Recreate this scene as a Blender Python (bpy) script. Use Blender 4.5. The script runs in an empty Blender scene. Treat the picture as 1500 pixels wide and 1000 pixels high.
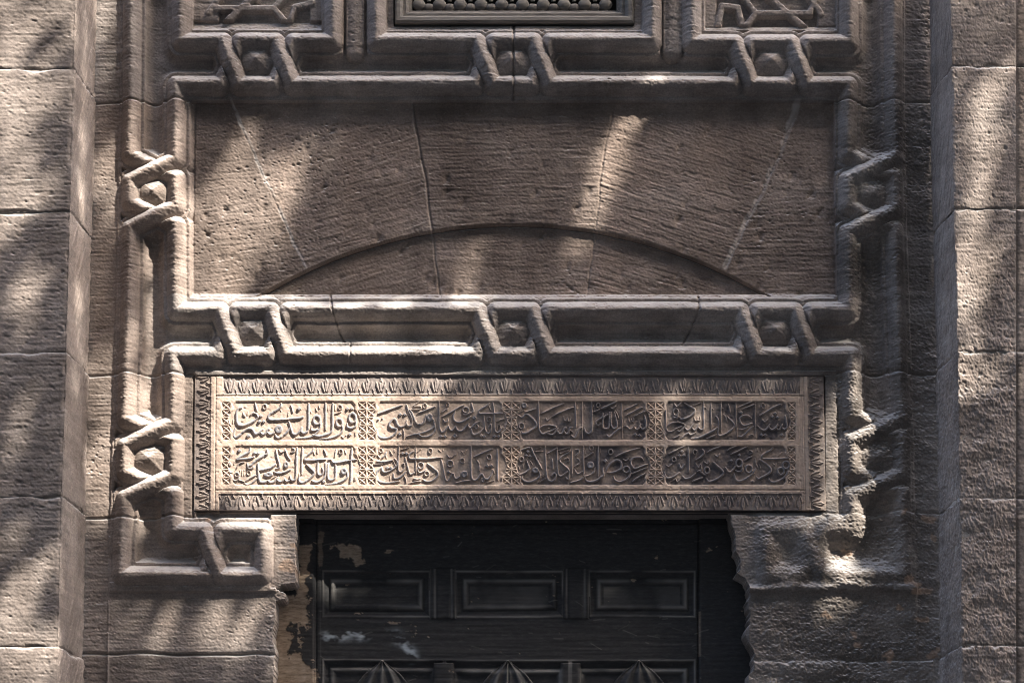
import bpy, math, random
import numpy as np

random.seed(7)
RNG = np.random.default_rng(11)
C = bpy.context.scene.collection
scene = bpy.context.scene

# ------------------------------------------------------------------ camera
F = 3100.0                      # focal length in pixels of a 1500 px wide frame
TH = math.radians(5.1)
CY = 1500.0 - F * math.tan(TH)
CAM = (0.0, -6.2, -2.04)
cam = bpy.data.cameras.new("camera")
camo = bpy.data.objects.new("camera", cam)
C.objects.link(camo)
camo.location = CAM
camo.rotation_euler = (math.pi / 2 + TH, 0, 0)
cam.sensor_width = 36.0
cam.lens = 36.0 * F / 1500.0
cam.shift_y = (CY - 500.0) / 1500.0
cam.clip_end = 500.0
scene.camera = camo

# ------------------------------------------------------------------ light
SUN_EL, SUN_AZ = 50.0, 51.0     # azimuth measured from the wall normal towards the right
el, az = math.radians(SUN_EL), math.radians(SUN_AZ)
S = np.array([math.cos(el) * math.sin(az), -math.cos(el) * math.cos(az), math.sin(el)])
world = bpy.data.worlds.new("World")
scene.world = world
world.use_nodes = True
wn = world.node_tree
sky = wn.nodes.new("ShaderNodeTexSky")
sky.sky_type = 'NISHITA'
sky.sun_disc = False
sky.sun_elevation = el
sky.sun_rotation = math.radians(180.0 - SUN_AZ)
bg = wn.nodes["Background"]
bg.inputs[1].default_value = 0.15
sky.dust_density = 4.0
sky.ozone_density = 0.4
wn.links.new(sky.outputs[0], bg.inputs[0])
sun = bpy.data.lights.new("sun", 'SUN')
sun.energy = 2.5
sun.angle = math.radians(0.5)
sun.color = (1.0, 0.945, 0.86)
suno = bpy.data.objects.new("sun", sun)
C.objects.link(suno)
suno.location = tuple(S * 20)
from mathutils import Vector
suno.rotation_euler = Vector(-S).to_track_quat('-Z', 'Y').to_euler()
scene.view_settings.view_transform = 'Standard'
scene.view_settings.look = 'None'
scene.view_settings.gamma = 1.0
scene.view_settings.exposure = 2.85
scene.cycles.filter_width = 1.05
scene.cycles.use_denoising = True
scene.cycles.denoising_prefilter = "ACCURATE"
scene.cycles.denoising_input_passes = "RGB_ALBEDO_NORMAL"

# ------------------------------------------------------------------ mapping pixel -> wall plane
def W(px, py, y=0.0):
    """point of the plane Y = y seen at photograph pixel (px, py)"""
    u = (np.asarray(px, float) - 750.0) / F
    v = (CY - np.asarray(py, float)) / F
    fw = math.cos(TH) - v * math.sin(TH)
    up = math.sin(TH) + v * math.cos(TH)
    t = (y - CAM[1]) / fw
    return CAM[0] + u * t, CAM[2] + up * t
def row_of(Z, y=0.0):
    s = (np.asarray(Z, float) - CAM[2]) / (y - CAM[1])
    v = (s * math.cos(TH) - math.sin(TH)) / (math.cos(TH) + s * math.sin(TH))
    return CY - v * F
PX = 0.00205                    # metres per pixel on the wall

# ------------------------------------------------------------------ object helpers
def tag(o, label=None, cat=None, group=None, kind=None):
    if label: o['label'] = label
    if cat: o['category'] = cat
    if group: o['group'] = group
    if kind: o['kind'] = kind
    return o
def thing(name, label, cat, loc=(0, 0, 0), group=None):
    o = bpy.data.objects.new(name, None)
    o.empty_display_size = 0.1
    C.objects.link(o)
    o.location = loc
    return tag(o, label, cat, group, 'thing')
def link(name, me, mats, parent=None, origin=None):
    o = bpy.data.objects.new(name, me)
    for m in (mats if isinstance(mats, (list, tuple)) else [mats]):
        me.materials.append(m)
    C.objects.link(o)
    if parent is not None:
        o.parent = parent
        if parent.type == 'EMPTY' and tuple(parent.location) != (0, 0, 0):
            o.matrix_parent_inverse.identity()
            o.location = tuple(-np.array(parent.location))
    return o
def np_mesh(name, co, quads, normals=None, attrs=None):
    me = bpy.data.meshes.new(name)
    n, q = len(co), len(quads)
    me.vertices.add(n)
    me.vertices.foreach_set('co', np.ascontiguousarray(co, dtype=np.float32).ravel())
    me.loops.add(q * 4)
    me.loops.foreach_set('vertex_index', np.ascontiguousarray(quads, dtype=np.int32).ravel())
    me.polygons.add(q)
    me.polygons.foreach_set('loop_start', np.arange(0, q * 4, 4, dtype=np.int32))
    me.update(calc_edges=True)
    me.polygons.foreach_set('use_smooth', np.ones(q, dtype=bool))
    if attrs:
        for k, a in attrs.items():
            at = me.attributes.new(k, 'FLOAT', 'POINT')
            at.data.foreach_set('value', np.ascontiguousarray(a, dtype=np.float32))
    if normals is not None:
        me.normals_split_custom_set_from_vertices(normals.tolist())
    return me
def grid_to_parts(P, lab, keep, specs, attrs=None):
    """P (ny,nx,3) vertices of a sheet; lab (ny-1,nx-1) part number of each face; specs: number -> (name, mats, parent, label)"""
    ny, nx, _ = P.shape
    du = np.gradient(P, axis=1); dv = np.gradient(P, axis=0)
    N = np.cross(dv, du)
    N /= np.maximum(np.linalg.norm(N, axis=2, keepdims=True), 1e-12)
    if N[..., 1].mean() > 0: N = -N; flip = True
    else: flip = False
    idx = np.arange(ny * nx).reshape(ny, nx)
    Q = np.stack([idx[:-1, :-1], idx[1:, :-1], idx[1:, 1:], idx[:-1, 1:]], axis=-1)
    Pf = P.reshape(-1, 3); Nf = N.reshape(-1, 3)
    out = {}
    for k, (name, mats, parent, label) in specs.items():
        q = Q[(lab == k) & keep]
        if len(q) == 0: continue
        u, inv = np.unique(q, return_inverse=True)
        inv = inv.reshape(-1, 4)
        at = {kk: a.reshape(-1)[u] for kk, a in attrs.items()} if attrs else None
        me = np_mesh(name, Pf[u], inv, Nf[u], at)
        par = out[parent] if isinstance(parent, int) else parent
        o = link(name, me, mats, par)
        if label: o['label'] = label
        out[k] = o
    return out

# ------------------------------------------------------------------ noise and relief helpers (all lengths in pixels of the photograph)
def fnoise(shape, step, la, lc, ang=0.0, seed=None):
    rng = np.random.default_rng(seed) if seed is not None else RNG
    w = rng.standard_normal(shape)
    ky = np.fft.fftfreq(shape[0], d=step)[:, None] * 2 * math.pi
    kx = np.fft.rfftfreq(shape[1], d=step)[None, :] * 2 * math.pi
    c, s = math.cos(ang), math.sin(ang)
    ka = c * kx + s * ky
    kc = -s * kx + c * ky
    f = np.exp(-0.5 * ((ka * la) ** 2 + (kc * lc) ** 2))
    out = np.fft.irfft2(np.fft.rfft2(w) * f, s=shape)
    out -= out.mean()
    return out / out.std()
def blur(A, step, sig, sigy=None):
    sigy = sig if sigy is None else sigy
    p = 24
    B = np.pad(A, p, mode='edge')
    ky = np.fft.fftfreq(B.shape[0], d=step)[:, None] * 2 * math.pi
    kx = np.fft.rfftfreq(B.shape[1], d=step)[None, :] * 2 * math.pi
    f = np.exp(-0.5 * ((kx * sig) ** 2 + (ky * sigy) ** 2))
    return np.fft.irfft2(np.fft.rfft2(B) * f, s=B.shape)[p:-p, p:-p]
def fbm(shape, step, l0, octs=4, gain=0.55, stretch=1.0, seed=None):
    o = np.zeros(shape); a = 1.0
    for i in range(octs):
        o += a * fnoise(shape, step, l0 * stretch / 2 ** i, l0 / 2 ** i, 0.0, None if seed is None else seed + i)
        a *= gain
    return o / o.std()
def pits(shape, step, per, la, lc, ang=0.0, seed=1):
    rng = np.random.default_rng(seed)
    w = np.zeros(shape)
    n = int(shape[0] * shape[1] * step * step * per)
    w[rng.integers(0, shape[0], n), rng.integers(0, shape[1], n)] = rng.uniform(0.3, 1.0, n) ** 2 / (step * step)
    ky = np.fft.fftfreq(shape[0], d=step)[:, None] * 2 * math.pi
    kx = np.fft.rfftfreq(shape[1], d=step)[None, :] * 2 * math.pi
    c, s = math.cos(ang), math.sin(ang)
    f = np.exp(-0.5 * (((c * kx + s * ky) * la) ** 2 + ((-s * kx + c * ky) * lc) ** 2))
    return np.fft.irfft2(np.fft.rfft2(w) * f, s=shape) * 2 * math.pi * la * lc
def sstep(a, b, x):
    t = np.clip((x - a) / (b - a), 0, 1)
    return t * t * (3 - 2 * t)
def segd(X, Y, x0, y0, x1, y1):
    dx, dy = x1 - x0, y1 - y0
    L = dx * dx + dy * dy + 1e-9
    t = np.clip(((X - x0) * dx + (Y - y0) * dy) / L, 0, 1)
    return np.hypot(X - x0 - t * dx, Y - y0 - t * dy), t
def box(XS, YS, x0, y0, x1, y1, m):
    i0, i1 = np.searchsorted(XS, [min(x0, x1) - m, max(x0, x1) + m])
    j0, j1 = np.searchsorted(YS, [min(y0, y1) - m, max(y0, y1) + m])
    return slice(j0, j1), slice(i0, i1)
def inpoly(X, Y, pts):
    r = np.zeros(X.shape, bool)
    n = len(pts)
    for i in range(n):
        x0, y0 = pts[i]; x1, y1 = pts[(i + 1) % n]
        if y0 == y1: continue
        c = (Y >= min(y0, y1)) & (Y < max(y0, y1))
        r ^= c & (X < x0 + (Y - y0) * (x1 - x0) / (y1 - y0))
    return r
def lerp(pts):
    a = np.array(pts, float)
    return lambda y: np.interp(y, a[:, 0], a[:, 1])

# ------------------------------------------------------------------ materials
def nodes_of(name):
    m = bpy.data.materials.new(name)
    m.use_nodes = True
    nt = m.node_tree
    b = nt.nodes['Principled BSDF']
    return m, nt, b
def N(nt, t, **kw):
    n = nt.nodes.new(t)
    for k, v in kw.items():
        if k.startswith('i_'): n.inputs[k[2:].replace('_', ' ')].default_value = v
        else: setattr(n, k, v)
    return n
def noise(nt, vec, scale, detail=6, rough=0.6):
    n = N(nt, 'ShaderNodeTexNoise')
    n.inputs['Scale'].default_value = scale
    n.inputs['Detail'].default_value = detail
    n.inputs['Roughness'].default_value = rough
    nt.links.new(vec, n.inputs['Vector'])
    return n.outputs['Fac']
def ramp(nt, fac, stops):
    r = N(nt, 'ShaderNodeValToRGB')
    e = r.color_ramp.elements
    while len(e) < len(stops): e.new(0.5)
    for i, (p, c) in enumerate(stops):
        e[i].position = p
        e[i].color = (*c, 1) if len(c) == 3 else c
    nt.links.new(fac, r.inputs[0])
    return r.outputs[0]
def mix(nt, fac, a, b, mode='MIX'):
    m = N(nt, 'ShaderNodeMix', data_type='RGBA', blend_type=mode)
    for sock, v in ((m.inputs[0], fac), (m.inputs[6], a), (m.inputs[7], b)):
        if isinstance(v, bpy.types.NodeSocket): nt.links.new(v, sock)
        elif isinstance(v, (int, float)): sock.default_value = v
        else: sock.default_value = (*v, 1)
    return m.outputs[2]
def gray(v): return (v, v, v)

def stone(name, base, dark, pale, spec=0.25, rough=0.9, bump=0.25, vary=0.25, dust_toplight=0.8, comb=0.7):
    m, nt, b = nodes_of(name)
    geo = N(nt, 'ShaderNodeNewGeometry')
    P = geo.outputs['Position']
    mp = N(nt, 'ShaderNodeMapping'); mp.inputs['Scale'].default_value = (1, 1, 2.2)
    nt.links.new(P, mp.inputs[0]); V = mp.outputs[0]
    c = ramp(nt, noise(nt, V, 2.6, 5), [(0.3, dark), (0.52, base), (0.75, pale)])
    c2 = ramp(nt, noise(nt, V, 14, 6, 0.65), [(0.3, gray(0.72)), (0.55, gray(1.0)), (0.8, gray(1.25))])
    c = mix(nt, 0.9, c, c2, 'MULTIPLY')
    ms = N(nt, 'ShaderNodeMapping'); ms.inputs['Scale'].default_value = (5.5, 5.5, 0.9)
    nt.links.new(P, ms.inputs[0])
    st = ramp(nt, noise(nt, ms.outputs[0], 1.0, 5, 0.6), [(0.34, (0.66, 0.64, 0.63)), (0.5, gray(1.0)), (0.68, (1.10, 1.06, 1.02))])
    c = mix(nt, 0.8, c, st, 'MULTIPLY')
    # fine grain
    g = ramp(nt, noise(nt, P, 190, 4, 0.7), [(0.25, gray(0.6)), (0.5, gray(1.0)), (0.75, gray(1.4))])
    c = mix(nt, 0.8, c, g, 'MULTIPLY')
    # worn ridges of the comb dressing
    mc = N(nt, 'ShaderNodeMapping'); mc.inputs['Scale'].default_value = (9, 9, 130)
    nt.links.new(P, mc.inputs[0])
    cb = ramp(nt, noise(nt, mc.outputs[0], 1.0, 5, 0.75), [(0.3, gray(0.74)), (0.5, gray(1.0)), (0.7, gray(1.22))])
    c = mix(nt, comb, c, cb, 'MULTIPLY')
    # pale lime specks
    sp = ramp(nt, noise(nt, P, 75, 3, 0.6), [(0.61, gray(0.0)), (0.68, gray(1.0))])
    sp2 = ramp(nt, noise(nt, P, 5, 3, 0.5), [(0.45, gray(0.0)), (0.7, gray(0.55))])
    spf = mix(nt, 1.0, sp, sp2, 'MULTIPLY')
    c = mix(nt, spf, c, pale)
    # dusty ledges; upward faces also painted paler to carry the top light
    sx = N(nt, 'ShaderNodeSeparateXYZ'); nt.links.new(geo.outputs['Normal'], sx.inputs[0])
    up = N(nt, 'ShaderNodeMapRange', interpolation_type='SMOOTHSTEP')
    up.inputs[1].default_value = 0.22; up.inputs[2].default_value = 0.72; up.inputs[4].default_value = dust_toplight
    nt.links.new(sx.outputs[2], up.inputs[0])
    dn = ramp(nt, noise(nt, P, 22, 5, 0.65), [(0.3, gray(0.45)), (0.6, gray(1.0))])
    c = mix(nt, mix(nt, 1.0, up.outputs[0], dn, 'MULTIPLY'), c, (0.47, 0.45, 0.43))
    # lime smears along joints, ochre patches where the crust has fallen
    al = N(nt, 'ShaderNodeAttribute', attribute_name='lime'); c = mix(nt, al.outputs['Fac'], c, (0.37, 0.33, 0.30))
    ao = N(nt, 'ShaderNodeAttribute', attribute_name='ochre'); c = mix(nt, ao.outputs['Fac'], c, (0.42, 0.29, 0.205))
    oi = N(nt, 'ShaderNodeObjectInfo')
    mr = N(nt, 'ShaderNodeMapRange')
    mr.inputs[3].default_value = 1 - vary * 0.5; mr.inputs[4].default_value = 1 + vary * 0.5
    nt.links.new(oi.outputs['Random'], mr.inputs[0])
    vm = N(nt, 'ShaderNodeVectorMath', operation='SCALE')
    nt.links.new(c, vm.inputs[0]); nt.links.new(mr.outputs[0], vm.inputs[3])
    nt.links.new(vm.outputs[0], b.inputs['Base Color'])
    b.inputs['Roughness'].default_value = rough
    b.inputs['Specular IOR Level'].default_value = spec
    bp = N(nt, 'ShaderNodeBump'); bp.inputs['Strength'].default_value = bump; bp.inputs['Distance'].default_value = 0.002
    nt.links.new(noise(nt, P, 230, 4, 0.7), bp.inputs['Height'])
    nt.links.new(bp.outputs[0], b.inputs['Normal'])
    return m
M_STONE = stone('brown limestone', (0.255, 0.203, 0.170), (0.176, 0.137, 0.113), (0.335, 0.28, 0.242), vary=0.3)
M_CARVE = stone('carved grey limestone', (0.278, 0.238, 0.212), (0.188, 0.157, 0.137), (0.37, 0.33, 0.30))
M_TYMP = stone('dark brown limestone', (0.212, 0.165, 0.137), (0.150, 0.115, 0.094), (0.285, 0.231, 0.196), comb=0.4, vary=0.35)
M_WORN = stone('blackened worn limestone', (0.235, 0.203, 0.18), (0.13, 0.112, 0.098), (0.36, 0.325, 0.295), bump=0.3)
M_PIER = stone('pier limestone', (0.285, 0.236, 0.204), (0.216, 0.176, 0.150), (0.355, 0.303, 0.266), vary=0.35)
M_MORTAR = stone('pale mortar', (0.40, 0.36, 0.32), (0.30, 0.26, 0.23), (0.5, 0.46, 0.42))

# ------------------------------------------------------------------ inscription strokes: traced from close-ups 105 x 70 px each (1500 x 1000 units)
INK = {
(320,580): "60 480 240 420 260 380 330 372 430 385 540 430 605 520 610 640 570 740 520 830 440;50 830 440 790 370 720 350 660 405;48 765 130 780 220 805 310;O 965 220 38 50 34;60 1310 150 1290 230 1180 310 1080 370 1040 440 1090 490 1250 490 1500 478;D 880 415 56;D 850 530 56;D 940 530 56;60 350 670 312 790 350 860 430 820 540 720 640 675 710 700 760 785 820 780 870 740 930 690;55 880 760 930 800 980 770 1030 700 1065 680;55 1020 750 1070 795 1130 780 1170 740;B 1255 690 85 95;60 1190 800 1215 855 1270 870 1350 820 1430 750 1500 650;D 620 830 62;36 215 500 225 570 255 605;36 305 490 300 560;22 215 350 290 300;38 520 340 520 380 560 425;36 612 320 600 385;28 1270 230 1310 310;45 1465 340 1455 400;50 1470 520 1495 600 1500 660",
(425,580): "58 -20 475 200 455 270 430;36 10 180 40 260 55 340;D 185 265 66;60 385 150 385 300 380 660 330 755 270 770 230 720 240 660;58 240 650 190 740 110 800 50 780 20 700 10 640;O 555 500 70 90 55;55 640 520 625 650 560 760 400 860 130 880;50 600 690 500 720 440 700 450 620;58 740 140 740 400 740 700;58 890 150 885 400 880 660 840 760 700 820 560 835 470 800;O 1025 555 62 80 55;55 1088 590 1095 700 1020 800 850 875 620 895;O 1300 455 72 95 58;56 1375 500 1365 620 1270 670 1195 640 1190 560;D 1195 262 60;D 1285 262 60;O 1045 230 36 46 32;40 930 370 1070 320;D 1245 800 58;D 1165 815 26;30 1070 830 1120 870;38 530 240 560 310;45 600 200 610 250;30 425 310 440 345;30 785 180 785 280;32 930 170 940 290",
(320,645): "D 430 210 60;D 750 260 54;D 825 265 54;58 660 150 640 230 540 290 430 350 390 390 500 380 640 370 740 340;42 540 440 430 480 370 580;60 1010 180 1020 270 900 340 760 430 690 500 620 540;50 600 470 620 570 700 575 730 530;60 820 470 830 650 840 780 880 860 960 870 1030 830;54 1030 830 1080 875 1160 860 1210 800 1250 760;50 1220 800 1260 850 1330 850 1380 780;50 1380 800 1420 850 1490 830;58 860 620 960 600 1100 560 1190 500;B 1040 710 110 55;54 1160 650 1250 680 1400 650 1500 605;40 1110 790 1200 740;48 1200 190 1230 350 1270 480 1270 560 1200 590;34 1260 180 1300 240 1370 220 1390 160;B 1415 500 60 80;45 1400 200 1440 310 1500 400;28 445 610 440 720;28 492 610 488 730;28 540 610 535 730;O 630 670 40 45 26;45 560 850 650 790 780 720;50 540 885 600 920 700 880 800 790;O 380 710 42 42 36;45 260 780 340 840 400 820 430 760;40 430 820 530 850;B 235 490 32 48;40 340 440 320 490;30 230 620 260 670 300 640",
(425,645): "40 10 240 80 230 90 180 40 150;58 140 140 130 400 122 740 70 830 10 800 -5 740;55 258 140 245 400 238 700;58 340 490 420 570 490 640 500 690 430 770 330 845 240 880 180 830 195 700;54 490 150 460 220 380 290 310 350 310 400 420 410 560 402 740 390;34 480 200 510 290;45 570 160 570 260;36 700 180 740 250 750 310;36 960 170 950 230 935 340;42 800 400 860 385;50 870 420 900 455 960 460 1100 440 1250 410 1390 395;52 580 430 570 640 600 715 660 705 690 640 665 560;55 740 470 738 680 700 780 600 855 520 865 455 840;52 785 480 785 760 830 825 910 805 950 720 950 480;B 1120 640 72 82;56 1195 640 1190 760 1080 850 900 905 740 915;D 700 860 56;60 1290 150 1275 400 1270 780 1250 890;24 1330 260 1380 330;O 1060 230 38 46 32;34 1140 190 1170 270;30 1330 770 1335 830",
(540,580): "52 200 360 400 290 600 220 700 185;D 200 480 34;D 280 465 34;52 920 540 885 610 825 620 790 565 800 500;60 790 560 740 620 660 640 600 590 570 510 520 475 450 540 430 610 480 665 560 675 590 700 540 790 430 860 320 880 220 850 170 780 165 690;50 790 170 830 300 890 420 920 540;D 660 380 60;D 755 385 60;58 850 280 900 340 950 460 1000 560 1080 590 1150 550 1180 480 1210 390;B 1275 450 75 100;58 1350 480 1370 620 1300 690 1180 750 1060 775;55 1390 600 1390 710 1320 800 1200 850 1100 840 1040 790 950 800 800 840;35 1060 110 970 170 945 205 1060 205 1095 235 1060 270 880 275;O 1175 200 38 46 32;50 1030 350 1200 290 1390 215;D 650 790 62;40 720 690 740 780 740 890",
(640,580): "55 45 110 45 400 50 640 90 740 140 740 190 690 240 610;52 240 610 265 690 300 715 350 690 390 620;56 390 630 420 700 490 730 560 700 620 620 660 570;48 650 600 680 660 740 640 790 580 890 530;50 110 430 300 330 450 240 570 180;40 90 340 160 300 230 250;O 215 165 34 40 30;48 130 480 170 540 220 520 230 470;O 600 285 62 58 45;48 530 370 600 390 690 350 760 310 740 220 722 140;58 380 310 345 400 355 490 420 540 520 540 640 470 700 420;D 785 455 72;D 80 840 60;D 170 840 60;D 370 830 76;58 720 690 735 775 790 800 880 770 980 680;O 820 630 36 40 36;D 925 820 58;D 985 840 58;D 1205 840 58;D 1290 840 58;50 1090 140 1040 200 930 260 880 310 890 360 1000 365 1200 360 1370 350;34 1080 190 1120 280;50 1170 130 1190 300 1200 500 1210 700 1260 760 1320 730 1380 650;32 1245 710 1265 640 1300 590 1330 650 1320 720;46 980 400 990 550 1010 700 1060 770 1110 760 1135 680 1120 590 1090 650 1080 700;O 1090 490 40 52 34;44 1250 520 1400 470",
(540,645): "O 255 205 34 40 32;36 190 300 230 350;50 370 240 340 300 270 370;30 360 300 375 360;40 450 210 490 290;40 540 180 540 230;48 635 120 622 400 620 600 650 650 700 640 750 570 740 480 705 490;40 680 185 840 140;D 710 265 60;D 790 265 60;46 110 490 280 480;56 170 430 330 440 500 405;54 540 370 590 430 600 500 540 570 420 640 330 660 280 620 275 560;D 390 570 58;D 465 570 58;40 520 430 560 520;58 260 560 180 650 155 760 200 840 300 880 450 880 640 850;34 440 730 450 820;54 520 690 530 780 600 790 700 730 780 640;50 760 340 790 450 830 600 860 690 920 690 960 660;40 750 740 780 820 780 890;54 940 220 860 280 840 330 870 380 970 380 1200 380 1500 355;38 985 120 985 400 990 700;38 1010 240 1090 170;O 1290 210 38 50 34;34 1460 180 1490 210;O 1090 520 55 60 42;46 1020 560 1035 640 1080 670 1150 640 1200 605;54 1230 480 1330 560 1430 640 1450 720 1400 790 1300 850 1200 850 1130 810;O 1215 690 46 46 36;40 940 790 1020 810 1080 790;40 850 890 1000 855 1090 850;30 1410 650 1300 740",
(640,645): "50 -20 352 105 350;50 90 390 120 520 150 680 175 800 220 840 270 790 310 700 350 690;48 350 700 375 780 430 790 480 740;B 575 700 75 80;44 210 290 250 350 300 340;38 310 350 390 280;O 275 480 60 66 46;D 240 660 60;38 520 220 560 280;34 560 240 610 190;O 530 420 42 50 34;34 40 190 90 230;30 130 180 130 205;55 715 120 715 400 715 700 740 800 800 830 860 790 900 730 940 700 970 740 1000 790 1070 800 1130 730 1180 620;B 958 825 42 62;50 780 340 950 260 1160 170;44 830 400 880 480 890 620;O 1090 340 44 50 36;D 1055 530 64;D 1140 530 64;60 1265 180 1265 400 1265 650 1270 820;38 1180 600 1205 680;45 1040 880 1190 830;45 390 890 540 850 690 830",
(750,580): "B 255 190 66 66;40 150 350 250 290;48 280 330 380 300 490 260;O 195 620 50 58 40;58 140 400 210 450 280 385 340 395 450 490 505 570 500 640 420 700 320 760 220 780 190 720;34 270 500 190 560;54 555 120 555 400 560 650 590 740 650 790 720 760;50 610 360 850 250 1080 150;50 850 420 1050 320 1280 230;38 710 450 740 510 800 450;38 1080 420 1090 490 1130 510 1160 450 1170 510 1210 510 1230 430;46 590 680 640 630 760 600 880 620 930 640;46 720 760 780 740 880 690 930 640;B 770 670 34 20;50 720 770 800 800 870 790 920 720 960 660;50 950 720 990 780 1050 770 1090 690 1130 650;50 1080 720 1130 780 1180 760 1210 670 1250 640;50 1240 820 1310 860 1360 780 1400 690 1450 640;44 1220 710 1270 740;54 1320 130 1330 400 1340 650;30 1355 170 1360 260;46 1472 120 1472 880",
(850,580): "30 90 180 95 260;50 235 120 245 400 250 640 230 740 170 780 110 740 90 660;30 270 180 290 260;O 375 190 36 46 32;40 280 330 350 300 400 270;54 450 260 600 190 760 110;40 630 230 680 260 740 200;50 480 360 460 440 350 510 325 560 370 605 440 570;50 580 380 500 430 470 520 470 640 530 680 590 650 610 540 610 330;50 640 330 640 560 680 660 740 660 770 590 740 450 720 340;34 740 310 790 420 800 460;54 560 810 600 850 650 820 760 720 850 660;34 870 110 870 400 880 880;45 930 290 1080 220 1220 150;45 950 410 1100 330 1290 230;45 1130 420 1250 360 1360 310;34 1010 440 1020 520 1060 530 1070 460;34 1060 520 1110 530 1120 440;45 920 620 980 640 1040 690 1090 660 1140 590;45 1130 640 1180 700 1230 660 1260 580;50 1260 650 1310 690 1370 650 1370 520 1340 390;D 1150 800 56;D 1240 820 56",
(750,645): "50 190 200 290 160 380 140;50 400 140 440 250 530 420 620 580;34 490 230 640 210;34 500 180 600 130;O 200 390 42 52 38;D 330 230 60;D 300 310 50;D 380 330 50;34 140 540 160 600;40 230 500 225 560;50 310 420 350 540 360 590 300 650 200 700 140 700;44 390 430 420 480;B 490 620 75 72;56 570 640 580 740 500 810 380 860 280 850 210 790 210 730;50 700 120 700 400 720 700 760 820 830 850 900 800 920 720 880 680 840 740;44 840 380 850 500 850 600;44 740 270 830 220 930 160;45 940 130 945 400 960 680 1010 740 1070 720 1170 640;50 1220 230 1080 310 1010 370 1000 430 1080 510 1170 590 1200 680 1180 790 1150 800 1120 760;40 980 200 1200 140;40 1000 270 1210 190;34 1090 390 1170 360 1190 420 1140 450;40 1250 120 1255 400 1260 760;40 1330 190 1390 190 1390 250 1330 320;44 1360 360 1410 420 1400 480 1320 540;48 1310 600 1350 680 1410 690 1470 640;48 1220 880 1380 840 1500 780;44 560 870 700 790;40 660 700 640 740",
(850,645): "45 65 110 65 400 70 640 60 700;O 230 150 38 44 32;40 110 350 200 290 270 240;30 95 180 100 260;B 215 510 80 85;45 310 560 280 660 190 720 110 740 60 730;45 -10 830 60 760;56 90 740 120 830 220 860 340 830 440 760 490 720 470 620 480 570;50 380 110 375 400 380 760;30 420 160 430 260;O 635 235 42 55 34;D 525 420 66;50 750 330 950 240 1240 150;56 520 680 560 590 620 490 720 420 800 410 860 470 850 580 760 640 650 670 570 660;40 900 380 950 420 1010 370;O 965 600 68 62 46;50 1040 620 1050 680 1000 770 900 840 800 860 720 810 690 740;50 1320 400 1270 350 1150 350 1070 400 1060 480 1120 570 1200 570 1300 530 1410 490;45 1080 690 1250 620 1400 560;50 1100 850 1200 770 1350 690;30 1300 900 1350 800",
(960,580): "45 400 150 450 220 540 130;O 430 330 52 68 42;50 370 430 430 450 480 400;55 620 150 730 220 820 270 820 340 740 410 640 460 550 480 510 440;45 800 190 960 130;34 820 440 830 500 870 510 890 430;34 880 500 930 500 940 420;45 215 160 220 400 225 650 260 730 340 740 400 700;40 260 620 320 570 450 540 560 560 610 590;40 400 700 480 660 560 620;45 450 720 520 730 590 660 640 590;45 620 660 680 710 740 660 810 570;45 770 660 820 710 870 660 920 570;50 900 650 960 700 1010 650 1010 400 1010 120;40 390 880 450 850 510 810;45 540 890 620 810 690 770 740 810 840 760;60 760 880 900 870 1060 800 1200 730 1300 660;45 1070 890 1200 840 1280 800;40 1165 130 1165 400 1175 710;45 1380 120 1370 400 1380 750;50 1270 420 1320 500 1330 640 1310 780 1360 830 1500 770;D 1050 240 30;D 1200 260 30;D 1410 250 30;45 1430 370 1480 450 1500 540",
(1065,580): "55 0 420 80 500 150 590 140 660 60 730 -20 790;35 20 150 55 250 60 330;35 185 120 190 400 215 860;45 250 230 400 160 520 110;45 320 270 450 220 570 170;D 300 345 60;50 510 450 420 400 330 410 270 470 290 560 350 610 430 600 520 560;44 260 690 350 690 450 640;50 240 830 310 840 380 790 460 710 550 630;40 460 830 510 800 560 820;35 590 120 590 400 600 860;O 755 200 36 48 34;50 690 400 850 310 1000 220 1130 170;D 1010 360 58;D 960 430 54;D 1055 440 54;40 750 490 790 540 850 480;50 640 620 720 690 780 710 840 670 900 590;50 880 650 940 700 1010 670 1060 590;45 1030 660 1080 700 1130 650 1160 580;50 1150 650 1200 690 1260 640 1240 520 1220 400;D 725 810 56;D 800 810 56;D 1145 810 60",
(960,645): "45 290 270 450 190 620 110;D 550 220 60;D 505 310 54;D 600 310 54;O 390 390 40 50 34;40 230 510 280 540 340 490;50 190 650 220 750 300 780 400 740 510 660;58 500 480 540 580 610 500;50 690 130 700 400 700 650;50 570 740 620 790 720 780 840 690;45 780 850 880 810 990 770;O 830 240 36 48 32;45 980 170 1020 240 970 320 850 400;O 1080 620 52 64 46;40 850 480 900 560 950 500 960 600 880 640;40 1030 440 1080 480 1130 420;45 920 620 1000 690 1060 720;45 1090 240 1220 170 1370 120;40 1250 290 1300 330 1350 270;55 1220 450 1300 530 1400 620 1420 690 1340 770 1220 830 1120 850 1080 800;36 350 850 420 800 460 860 520 790",
(1065,645): "40 0 210 100 150 200 110;45 80 290 250 210 430 120;D 255 300 54;D 90 420 54;50 -30 560 20 640 80 650 130 600 170 540;O 255 470 66 80 50;45 320 520 310 620 230 650 170 620;55 150 690 170 780 220 840 300 840 420 780 530 690 600 590;O 460 590 66 76 50;40 480 200 530 240 480 290;40 370 420 450 360 520 330;40 590 370 600 470 640 560;45 640 160 640 210;45 715 150 715 200;55 690 400 780 460 880 540 920 610 880 680 760 750 660 800 620 760;40 680 500 700 580;D 535 850 54;50 960 140 910 200 800 260 740 310 740 360 820 380 1000 380 1200 370 1350 350;24 1080 310 1150 240;34 960 470 1000 510 1030 470;34 1070 450 1110 440;O 1235 510 70 76 52;O 1130 640 64 72 50;55 1300 560 1260 680 1180 780 1060 850 960 870 890 830 880 780",
}

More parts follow.
